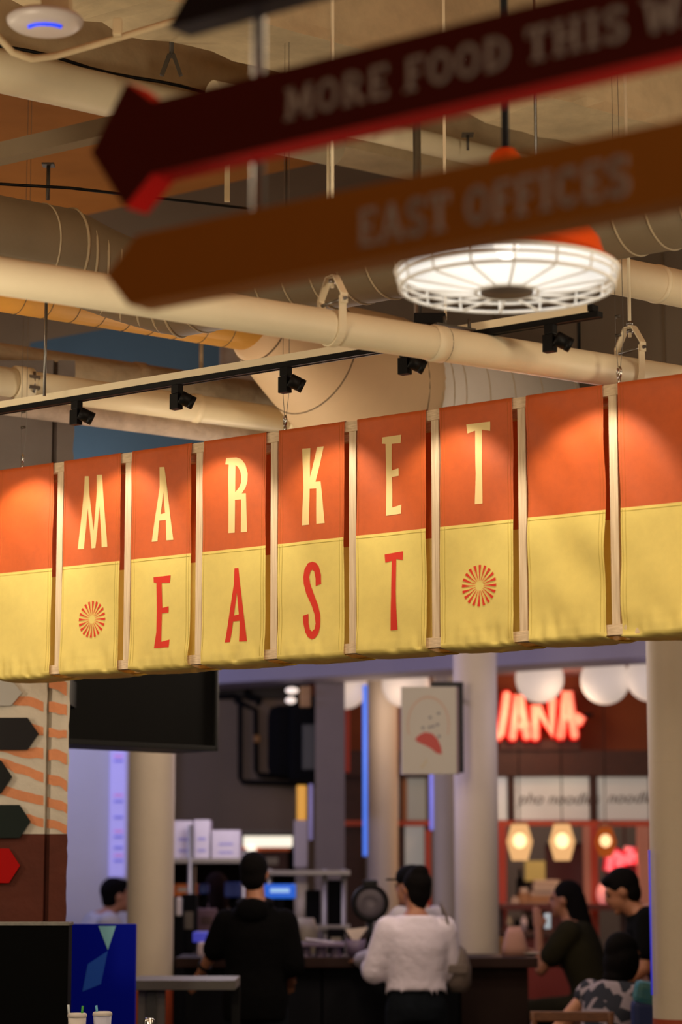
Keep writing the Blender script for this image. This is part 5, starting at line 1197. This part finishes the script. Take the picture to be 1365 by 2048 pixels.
# ------------------------------------------------------------------ people
REM = []
def remeshed(o, vox, smooth=4): REM.append((o, vox, smooth))
def person(loc, yaw, label, J, skin, parts, H=1.0, sleeve='long', vox=0.012, fat=1.0, hair=None, curl=0.6, extra=None):
    R = Matrix.Rotation(yaw, 3, 'Z'); loc = V(loc)
    root = thing('person', loc, label, 'person')
    W = lambda p: loc + R @ (V(p) * H)
    xr, yf = R @ V((1, 0, 0)), R @ V((0, 1, 0))
    D = dict(pelvis=(0, 0, .93), waist=(0, 0, 1.08), chest=(0, 0, 1.27), should=(0, 0, 1.40), neck=(0, 0.0, 1.47), head=(0, 0.03, 1.61),
             shL=(-.185, 0, 1.39), shR=(.185, 0, 1.39), elL=(-.25, -.02, 1.13), elR=(.25, -.02, 1.13), wrL=(-.24, .12, .90), wrR=(.24, .12, .90),
             hipL=(-.09, 0, .90), hipR=(.09, 0, .90), knL=(-.11, .02, .49), knR=(.11, .02, .49), anL=(-.12, 0, .08), anR=(.12, 0, .08), face=(0, 1, 0))
    D.update(J); Q = {k: W(v) for k, v in D.items() if k != 'face'}
    fd = (R @ V(D['face'])).normalized(); fr = fd.cross(UP).normalized(); fu = fr.cross(fd)
    h = H
    def torso(mb, g, f=1.0, lo='pelvis', top=True, drop=0.07):
        seq = [('pelvis', -drop, .165, .115), ('pelvis', 0.0, .172, .120), ('waist', 0, .148, .108), ('chest', 0, .170, .122), ('should', -.02, .168, .105), ('should', .025, .12, .085), ('neck', 0.0, .062, .062)]
        rings = []
        for i, (k, dz, rx, ry) in enumerate(seq):
            p = Q[k] + UP * dz * h
            ax = (Q['neck'] - Q['pelvis']).normalized(); yy = xr.cross(ax).normalized() * -1
            rings.append((p, xr, yy, (rx * fat + g) * h * f, (ry * fat + g) * h * f))
        if not top: rings = rings[:-1] + [(Q['neck'] - UP * .025 * h, xr, rings[-1][2], (.075 + g) * h, (.07 + g) * h)]
        mb.loft(rings, 24)
    def limb(mb, pts, rad):
        P_ = [V(p) for p in pts]; out, rr = [], []
        for i in range(len(P_) - 1):
            for t in range(6): out.append(P_[i].lerp(P_[i + 1], t / 6)); rr.append(rad[i] + (rad[i + 1] - rad[i]) * t / 6)
        out.append(P_[-1]); rr.append(rad[-1]); mb.tube(out, rr, 14)
        for p, r in zip(P_, rad): mb.ell(p, (r, r, r), 12, 8)
    body = MB(); torso(body, 0)
    limb(body, [Q['neck'] - UP * .03 * h, Q['head'] - UP * .05 * h], [.058 * h, .054 * h])
    hc = Q['head']
    body.ell(hc + fu * .015 * h - fd * .012 * h, (.074 * h, .094 * h, .098 * h), 20, 14, fr, fd, fu)
    body.ell(hc - fu * .045 * h + fd * .022 * h, (.058 * h, .070 * h, .075 * h), 18, 12, fr, fd, fu)
    body.ell(hc - fu * .02 * h + fd * .096 * h, (.014 * h, .018 * h, .026 * h), 10, 8, fr, fd, fu)       # nose
    body.ell(hc - fu * .066 * h + fd * .083 * h, (.024 * h, .012 * h, .010 * h), 10, 8, fr, fd, fu)      # mouth
    body.ell(hc + fu * .022 * h + fd * .078 * h, (.05 * h, .014 * h, .012 * h), 10, 8, fr, fd, fu)       # brow
    body.ell(hc - fu * .105 * h + fd * .072 * h, (.024 * h, .018 * h, .018 * h), 10, 8, fr, fd, fu)      # chin
    for s in (-1, 1): body.ell(hc + fr * s * .075 * h - fu * .012 * h, (.011 * h, .020 * h, .032 * h), 10, 8, fr, fd, fu)
    for S in 'LR':
        limb(body, [Q['sh' + S], Q['el' + S], Q['wr' + S]], [.050 * h * fat, .040 * h, .029 * h])
        limb(body, [Q['hip' + S], Q['kn' + S], Q['an' + S]], [.085 * h * fat, .058 * h, .040 * h])
        a = Q['an' + S]; body.ell(a + yf * .06 * h - UP * .04 * h, (.045 * h, .125 * h, .042 * h), 14, 8, xr, yf, UP)
        d = (Q['wr' + S] - Q['el' + S]).normalized(); sgn = -1 if S == 'L' else 1
        side = d.cross(UP); side = side.normalized() if side.length > .2 else xr
        nrm_ = side.cross(d).normalized()
        pc_ = Q['wr' + S] + d * .048 * h; body.ell(pc_, (.038 * h, .052 * h, .017 * h), 14, 8, side, d, nrm_)
        for i, (o_, ln) in enumerate(((-.028, .066), (-.010, .078), (.009, .072), (.027, .056))):
            b0 = pc_ + side * o_ * h + d * .04 * h; dirs = [d, (d - nrm_ * curl * .6).normalized(), (d - nrm_ * curl * 1.3).normalized()]
            pts = [b0]
            for q_ in dirs: pts.append(pts[-1] + q_ * ln * h / 2.6)
            limb(body, pts, [.0095 * h, .009 * h, .0085 * h, .007 * h])
        tb_ = pc_ - side * sgn * .032 * h - d * .02 * h
        limb(body, [tb_, tb_ - side * sgn * .024 * h + d * .03 * h, tb_ - side * sgn * .022 * h + d * .058 * h - nrm_ * .01 * h], [.012 * h, .0105 * h, .008 * h])
    o = body.build('body', skin, root); remeshed(o, vox)
    mb = MB()
    for s in (-1, 1): mb.ell(hc + fr * s * .031 * h + fu * .002 * h + fd * .083 * h, (.011 * h, .008 * h, .0075 * h), 10, 8, fr, fd, fu)
    mb.build('eyes', mat('eye_dark_' + str(len(MATS)), (.03, .02, .015), .3), root)
    # clothes
    if 'top' in parts:
        m, g, sl = parts['top']; c = MB(); torso(c, g, top=False, drop=parts.get('drop', 0.10))
        for S in 'LR':
            s_, e_, w_ = Q['sh' + S], Q['el' + S], Q['wr' + S]
            if sl == 'long': limb(c, [s_, e_, w_], [(.058 * fat + g) * h, (.047 + g) * h, (.036 + g * .8) * h])
            elif sl == 'half': limb(c, [s_, e_, e_.lerp(w_, .06)], [(.058 * fat + g) * h, (.049 + g) * h, (.045 + g) * h])
            elif sl == 'short': limb(c, [s_, s_.lerp(e_, .62)], [(.060 * fat + g) * h, (.055 + g) * h])
            elif sl == 'none': limb(c, [s_, s_.lerp(e_, .12)], [(.052 * fat + g) * h, (.050 + g) * h])
        remeshed(c.build(parts.get('topname', 'shirt'), m, root), vox * 1.2, 6)
    if 'hood' in parts:
        c = MB().torus(Q['neck'] - UP * .015 * h - yf * .02 * h, (UP + yf * -.15), .085 * h, .032 * h, 28, 10, 0.8); c.ell(Q['neck'] - yf * .11 * h - UP * .055 * h, (.10 * h, .045 * h, .075 * h), 16, 10, xr, yf, UP)
        remeshed(c.build('hood', parts['hood'], root), vox * 1.2, 5)
    if 'bottom' in parts:
        m, g = parts['bottom']; c = MB()
        c.loft([(Q['pelvis'] + UP * .15 * h, xr, yf, (.148 * fat + g) * h, (.108 * fat + g) * h), (Q['pelvis'] + UP * .07 * h, xr, yf, (.162 * fat + g) * h, (.115 * fat + g) * h), (Q['pelvis'] - UP * .02 * h, xr, yf, (.176 * fat + g) * h, (.128 * fat + g) * h), (Q['pelvis'] - UP * .10 * h, xr, yf, (.16 * fat + g) * h, (.12 * fat + g) * h)], 22)
        for S in 'LR': limb(c, [Q['hip' + S], Q['kn' + S], Q['an' + S] + UP * .03 * h], [(.088 * fat + g) * h, (.064 + g) * h, (.052 + g) * h])
        remeshed(c.build('trousers', m, root), vox * 1.2, 5)
    c = MB()
    for S in 'LR': a = Q['an' + S]; c.ell(a + yf * .06 * h - UP * .035 * h, (.052 * h, .135 * h, .045 * h), 14, 8, xr, yf, UP)
    for v in c.v: v.z = max(v.z, loc.z + 0.002)
    c.build('shoes', M_blackm, root)
    if hair:
        m, style = hair; c = MB()
        c.ell(hc + fu * .03 * h - fd * .022 * h, (.083 * h, .098 * h, .094 * h), 20, 14, fr, fd, fu)
        c.ell(hc - fu * .02 * h - fd * .045 * h, (.076 * h, .062 * h, .085 * h), 18, 12, fr, fd, fu)
        if style == 'bun': c.ell(hc + fu * .10 * h - fd * .05 * h, (.055 * h, .055 * h, .04 * h), 14, 10, fr, fd, fu); c.ell(hc - fu * .07 * h - fd * .05 * h, (.05 * h, .04 * h, .06 * h), 14, 10, fr, fd, fu)
        if style == 'long': limb(c, [hc - fd * .06 * h, hc - fd * .10 * h - UP * .16 * h, hc - fd * .11 * h - UP * .34 * h], [.075 * h, .075 * h, .05 * h])
        if style == 'bob': c.ell(hc - fu * .04 * h - fd * .01 * h, (.105 * h, .10 * h, .12 * h), 18, 12, fr, fd, fu); c.ell(hc - fu * .13 * h - fd * .03 * h, (.085 * h, .07 * h, .06 * h), 18, 12, fr, fd, fu)
        if style == 'short': c.ell(hc + fu * .075 * h + fd * .03 * h, (.066 * h, .06 * h, .035 * h), 14, 10, fr, fd, fu)
        remeshed(c.build('hair', m, root), 0.010, 3)
    if extra: extra(root, Q, xr, yf, fd, fr, fu, h)
    return root
M_sk1 = mat('skin_a', (0.42, 0.19, 0.105), 0.55); M_sk2 = mat('skin_b', (0.34, 0.14, 0.075), 0.55)
M_hair = mat('hair_black', (0.004, 0.003, 0.003), 0.9, spec=0.1, var=0.4, scale=60, aniso=(1, 1, .2)); M_hairb = mat('hair_brown', (0.020, 0.009, 0.006), 0.9, spec=0.1, var=0.4, scale=60)
M_hoodie = mat('hoodie_black', (0.0022, 0.0022, 0.0025), 0.95, spec=0.08, bump=0.3, bscale=25); M_jean = mat('jeans', (0.008, 0.011, 0.016), 0.95, spec=0.1, var=0.3, scale=20, bump=0.2, bscale=40); M_knit = mat('white_knit', (0.72, 0.66, 0.78), 0.9, bump=0.4, bscale=22, var=0.06, scale=10)
YA = 14.0
def watch(root, Q, xr, yf, fd, fr, fu, h):
    d = (Q['wrL'] - Q['elL']).normalized(); c = Q['wrL'] - d * .03
    MB().torus(c, d, 0.034, 0.008, 24, 8, 1.3).build('wrist_watch', M_black, root); MB().cyl(c + UP * .034, c + UP * .046, 0.016, seg=14).build('watch_face', M_wh, root)
person((X_(512, YA), YA, 0), math.radians(-8), 'person in a black hoodie standing with their back turned at the counter',
       dict(should=(0, 0, 1.37), shL=(-.165, 0, 1.345), shR=(.165, 0, 1.345), elL=(-.235, .02, 1.20), wrL=(-.325, .10, 1.075), elR=(.215, 0, 1.11), wrR=(.17, .2, 1.02), head=(-.015, .035, 1.625)), M_sk2,
       dict(top=(M_hoodie, .026, 'half'), hood=M_hoodie, bottom=(M_jean, .016), topname='hoodie', drop=.13), H=1.005, hair=(M_hair, 'short'), extra=watch, fat=.96)
person((X_(832, YA - .06), YA - .06, 0), math.radians(10), 'person in a white knit top and dark jeans, back turned, shoulder bag at right',
       dict(should=(0, 0, 1.38), shL=(-.165, 0, 1.36), shR=(.165, 0, 1.36), elL=(-.245, .03, 1.12), wrL=(-.225, .26, 1.13), elR=(.205, .03, 1.13), wrR=(.17, .22, 1.06), head=(.005, .03, 1.60), face=(-.35, 1, 0)), M_sk2,
       dict(top=(M_knit, .032, 'long'), bottom=(M_jean, .016), topname='knit_top', drop=-.085), H=0.965, hair=(M_hair, 'bun'), fat=.93)
c = P(918, 1935, YA + 0.02); root = thing('shoulder_bag', P(914, 1985, YA + .02), 'slouchy taupe shoulder bag hanging at the side of the person in white', 'bag')
bgm = mat('bag_taupe', (0.15, 0.115, 0.10), 0.7, bump=0.3, bscale=15, var=0.2, scale=6)
z0 = Z_(1984, YA); z1 = Z_(1890, YA); hx = (X_(940, YA) - X_(889, YA)) / 2
mbg = MB().loft([(V((c.x, YA + .02, z0)), V((1, 0, 0)), V((0, 1, 0)), hx * .6, .05), (V((c.x, YA + .02, z0 + .04)), V((1, 0, 0)), V((0, 1, 0)), hx * .98, .085), (V((c.x, YA + .02, (z0 + z1) / 2)), V((1, 0, 0)), V((0, 1, 0)), hx, .09), (V((c.x - .01, YA + .02, z1 - .03)), V((1, 0, 0)), V((0, 1, 0)), hx * .72, .06), (V((c.x - .02, YA + .02, z1)), V((1, 0, 0)), V((0, 1, 0)), hx * .4, .03)], 24)
mbg.build('bag_body', bgm, root)
MB().tube([P(905, 1900, YA - .06), P(903, 1870, YA - .07), P(892, 1830, YA - .10), P(884, 1812, YA - .07), P(882, 1808, YA + .0), P(886, 1822, YA + .12), P(905, 1890, YA + .11)], 0.016, 8, flat=0.5).build('strap', bgm, root); MB().bbox(P(916, 1938, YA - .075), (hx * 1.5, .014, .05), bev=.005).build('pocket_flap', bgm, root)
def cap(root, Q, xr, yf, fd, fr, fu, h):
    hc = Q['head']; MB().ell(hc + fu * .05 * h - fd * .01 * h, (.088 * h, .105 * h, .075 * h), 20, 12, fr, fd, fu).build('cap_crown', M_blackm, root)
    MB().bbox(hc + fu * .035 * h + fd * .115 * h, (.12 * h, .05 * h, .012 * h), fr, fd, fu, bev=.005).build('cap_brim', M_blackm, root)
person((X_(836, 14.40), 14.40, 0), math.radians(55), 'person in a dark cap and white shirt half hidden behind the person in white knit',
       dict(elL=(-.20, .16, 1.16), wrL=(-.10, .34, 1.135), elR=(.22, .02, 1.16), wrR=(.16, .2, 1.14), head=(0, .05, 1.575)), M_sk1,
       dict(top=(mat('shirt_bluewhite', (0.48, 0.45, 0.52), 0.9, bump=.3, bscale=20), .018, 'long'), bottom=(M_jean, .014)), H=0.99, hair=(M_hair, 'short'), extra=cap, fat=.9)
person((X_(172, 17.6), 17.6, 0), math.radians(-70), 'person in a white T-shirt facing the lit menu strip behind the left column',
       dict(pelvis=(0, 0, .80), waist=(0, .03, .95), chest=(0, .08, 1.14), should=(0, .12, 1.26), neck=(0, .15, 1.32), head=(0, .22, 1.44), shL=(-.185, .12, 1.25), shR=(.185, .12, 1.25), elL=(-.22, .25, 1.02), elR=(.22, .25, 1.02), wrL=(-.15, .45, 1.05), wrR=(.15, .45, 1.05), hipL=(-.09, 0, .77), hipR=(.09, 0, .77), knL=(-.11, .12, .42), knR=(.11, .12, .42)), M_sk1,
       dict(top=(mat('tshirt_white', (0.50, 0.49, 0.53), 0.9, bump=.3, bscale=18), .022, 'short'), bottom=(M_jean, .014)), H=1.03, hair=(M_hair, 'short'))
person((X_(434, 17.5), 17.5, 0), math.radians(15), 'person with long brown hair and a grey-brown top behind the rack', dict(head=(0, .03, 1.585)), M_sk1,
       dict(top=(mat('top_greybrown', (0.13, 0.10, 0.085), 0.9), .02, 'half'), bottom=(M_blackm, .014), topname='work_top'), H=0.965, hair=(M_hairb, 'long'))
M_olive = mat('olive_dress', (0.022, 0.019, 0.009), 0.95, spec=0.1, bump=.3, bscale=20, var=.2, scale=8)
def phone(root, Q, xr, yf, fd, fr, fu, h): pass
YO = 15.85
sit = lambda dz, f: dict(pelvis=(0, 0, .62 + dz), waist=(0, .02, .77 + dz), chest=(0, .06 + f, .97 + dz), should=(0, .09 + f, 1.10 + dz), neck=(0, .11 + f, 1.17 + dz), head=(0, .15 + f, 1.30 + dz), shL=(-.175, .09 + f, 1.09 + dz), shR=(.175, .09 + f, 1.09 + dz),
                         hipL=(-.09, .05, .58 + dz), hipR=(.09, .05, .58 + dz), knL=(-.12, .45, .56 + dz), knR=(.12, .45, .56 + dz), anL=(-.12, .42, .12 + dz), anR=(.12, .42, .12 + dz))
J = sit(.17, .03); J.update(elL=(-.20, .30, 1.02), wrL=(-.13, .33, 1.27), elR=(.20, .25, 1.05), wrR=(.10, .42, 1.12), anL=(-.12, .42, .32), anR=(.12, .42, .32))
person((X_(1185, YO), YO, 0), math.radians(72), 'seated person in an olive dress with long black hair holding up a phone', J, M_sk2, dict(top=(M_olive, .024, 'short'), bottom=(M_olive, .03), topname='dress', drop=.14), H=1.0, hair=(M_hair, 'long'))
c = V((X_(1187, YO), YO, 0)); root = thing('bar_stool', c, 'bar stool under the person in the olive dress', 'stool')
MB().lathe([(0.001, .66), (.17, .66), (.18, .68), (.17, .70), (0.001, .70)], c, 28).build('seat', M_dwood, root)
for k in range(4): a = PI / 4 + k * PI / 2; d = V((math.cos(a), math.sin(a), 0)); MB().cyl(c + d * .12 + UP * .66, c + d * .2, .014, seg=8).build('leg', M_dsteel, root)
MB().torus(c + UP * .28, UP, .165, .01, 28, 6).build('foot_ring', M_dsteel, root)
ph = P(1096, 1842, YO + .25); MB().bbox(ph, (.045, .012, .10), V((.9, .4, 0)).normalized(), V((-.4, .9, 0)).normalized(), UP, bev=.004).build('phone', mat('phone_white', (.6, .62, .62), .3, emit=(.6, .7, .75), estr=.4), label='pale phone raised by the person in the olive dress', cat='phone')
M_blk2 = mat('shirt_black', (0.003, 0.003, 0.003), 0.95, spec=0.08, bump=.3, bscale=20)
person((X_(1330, 14.3), 14.3, 0), math.radians(88), 'person with short dark hair in a black top leaning down beside the right column',
       dict(pelvis=(0, -.05, .90), waist=(0, -.02, 1.04), chest=(0, .06, 1.21), should=(0, .11, 1.32), neck=(0, .15, 1.38), head=(0, .245, 1.475), shL=(-.185, .11, 1.31), shR=(.185, .11, 1.31), elL=(-.24, .14, 1.05), elR=(.24, .14, 1.05), wrL=(-.17, .32, .92), wrR=(.17, .32, .92), face=(0, 1, -.45)), M_sk2,
       dict(top=(M_blk2, .022, 'short'), bottom=(M_jean, .014)), H=1.04, hair=(M_hair, 'short'))
YW = 13.2
m = bpy.data.materials.new('patterned_blouse'); m.use_nodes = True; nt = m.node_tree; b = nt.nodes['Principled BSDF']; b.inputs['Roughness'].default_value = .9
tc = nt.nodes.new('ShaderNodeTexCoord'); vo = nt.nodes.new('ShaderNodeTexVoronoi'); vo.inputs['Scale'].default_value = 16; crp = nt.nodes.new('ShaderNodeValToRGB'); crp.color_ramp.interpolation = 'CONSTANT'
crp.color_ramp.elements[0].color = (.012, .015, .028, 1); crp.color_ramp.elements[1].position = .45; crp.color_ramp.elements[1].color = (.26, .22, .26, 1)
sep = nt.nodes.new('ShaderNodeSeparateColor'); nt.links.new(tc.outputs['Object'], vo.inputs['Vector']); nt.links.new(vo.outputs['Color'], sep.inputs[0]); nt.links.new(sep.outputs[0], crp.inputs[0]); nt.links.new(crp.outputs[0], b.inputs['Base Color'])
J = sit(-.10, .02); J.update(elL=(-.315, -.03, .78), wrL=(-.22, .22, .82), elR=(.24, .2, .74), wrR=(.12, .38, .80), head=(0.02, .14, 1.19), face=(.4, 1, -.2))
person((X_(1212, YW), YW, 0), math.radians(-38), 'seated person in a sleeveless patterned blouse with dark bobbed hair', J, M_sk1, dict(top=(m, .022, 'none'), bottom=(M_jean, .014), topname='blouse'), H=1.0, hair=(M_hair, 'bob'))
def chair(c, yaw, lab, hb=.9):
    R = Matrix.Rotation(yaw, 3, 'Z'); root = thing('wooden_chair', c, lab, 'chair', 'wooden chairs at lower right'); g = lambda x, y, z: V(c) + R @ V((x, y, z)); X, Y = R @ V((1, 0, 0)), R @ V((0, 1, 0))
    MB().bbox(g(0, 0, .44), (.42, .42, .03), X, Y, bev=.008).build('seat', M_chairw, root)
    for x in (-.19, .19):
        MB().tube([g(x, .18, 0), g(x, .17, .43)], .016, 8).build('leg', M_chairw, root); MB().tube([g(x, -.2, 0), g(x, -.18, .45), g(x, -.21, hb)], .017, 8).build('leg', M_chairw, root)
    MB().bbox(g(0, -.21, hb - .02), (.42, .025, .05), X, Y, bev=.008).build('back_rail', M_chairw, root); MB().bbox(g(0, -.20, hb - .2), (.38, .02, .04), X, Y, bev=.006).build('back_rail', M_chairw, root)
chair(V((X_(1152, 12.3), 12.3 + .2, 0)), math.radians(-8), 'reddish wooden chair with an open back left of the patterned blouse', .94)
chair(V((X_(1212, YW), YW, 0)), math.radians(-38), 'wooden chair under the person in the patterned blouse', .80)
yt = 12.9; zt = .80; root = thing('dining_table', V((X_(1300, yt), yt, 0)), 'pale-edged wooden table in front of the person in the patterned blouse', 'table')
MB().bbox((X_(1300, yt), yt + .85, zt - .015), (.70, .7, .03), bev=.005).build('table_top', M_chairw, root)
for sx in (-.3, .3):
    for sy in (.55, 1.15): MB().box((X_(1300, yt) + sx, yt + sy, (zt - .03) / 2), (.04, .04, zt - .03)).build('leg', M_black, root)
c = V((X_(1292, 12.7), 12.7, 0)); z0 = 0.84; 
root = thing('blue_bag', V((c.x, c.y, 0)), 'royal blue bag with a teal patterned flap beside the right column', 'bag')
zz0, zz1, zz2 = .60, Z_(2000, 12.7), Z_(1966, 12.7)
MB().bbox((c.x, c.y, (zz0 + zz1) / 2), (.17, .14, zz1 - zz0), bev=.03).build('bag_body', mat('bag_blue', (0.006, 0.020, 0.115), .6), root); MB().bbox((c.x + .005, c.y, (zz1 + zz2) / 2 - .01), (.15, .15, zz2 - zz1 + .03), V((1, 0, -.2)).normalized(), V((0, 1, 0)), V((.2, 0, 1)).normalized(), bev=.03).build('flap', mat('bag_teal', (0.010, 0.13, 0.20), .6, col2=(0.05, 0.16, 0.15), scale=14), root)
c2 = V((c.x, c.y + .02, 0)); MB().bbox((c2.x, c2.y, .585), (.34, .34, .03), bev=.006).build('stool_top', M_dwood, root) if False else None
root2 = thing('side_stool', V((c.x, c.y, 0)), 'small dark stool carrying the blue bag', 'stool'); MB().bbox((c.x, c.y, .585), (.32, .32, .03), bev=.006).build('seat', M_dwood, root2)
for sx in (-.13, .13):
    for sy in (-.13, .13): MB().box((c.x + sx, c.y + sy, .285), (.03, .03, .57)).build('leg', M_dwood, root2)
# ------------------------------------------------------------------ bake the body meshes
for o, vox, it in REM:
    md = o.modifiers.new('union', 'REMESH'); md.mode = 'VOXEL'; md.voxel_size = vox; md.use_smooth_shade = True
    ms = o.modifiers.new('soften', 'SMOOTH'); ms.factor = 0.5; ms.iterations = it
bpy.context.view_layer.update(); dg = bpy.context.evaluated_depsgraph_get()
new = [(o, bpy.data.meshes.new_from_object(o.evaluated_get(dg))) for o, _, _ in REM]
for o, me in new:
    o.modifiers.clear(); old = o.data; me.name = old.name; o.data = me; bpy.data.meshes.remove(old)
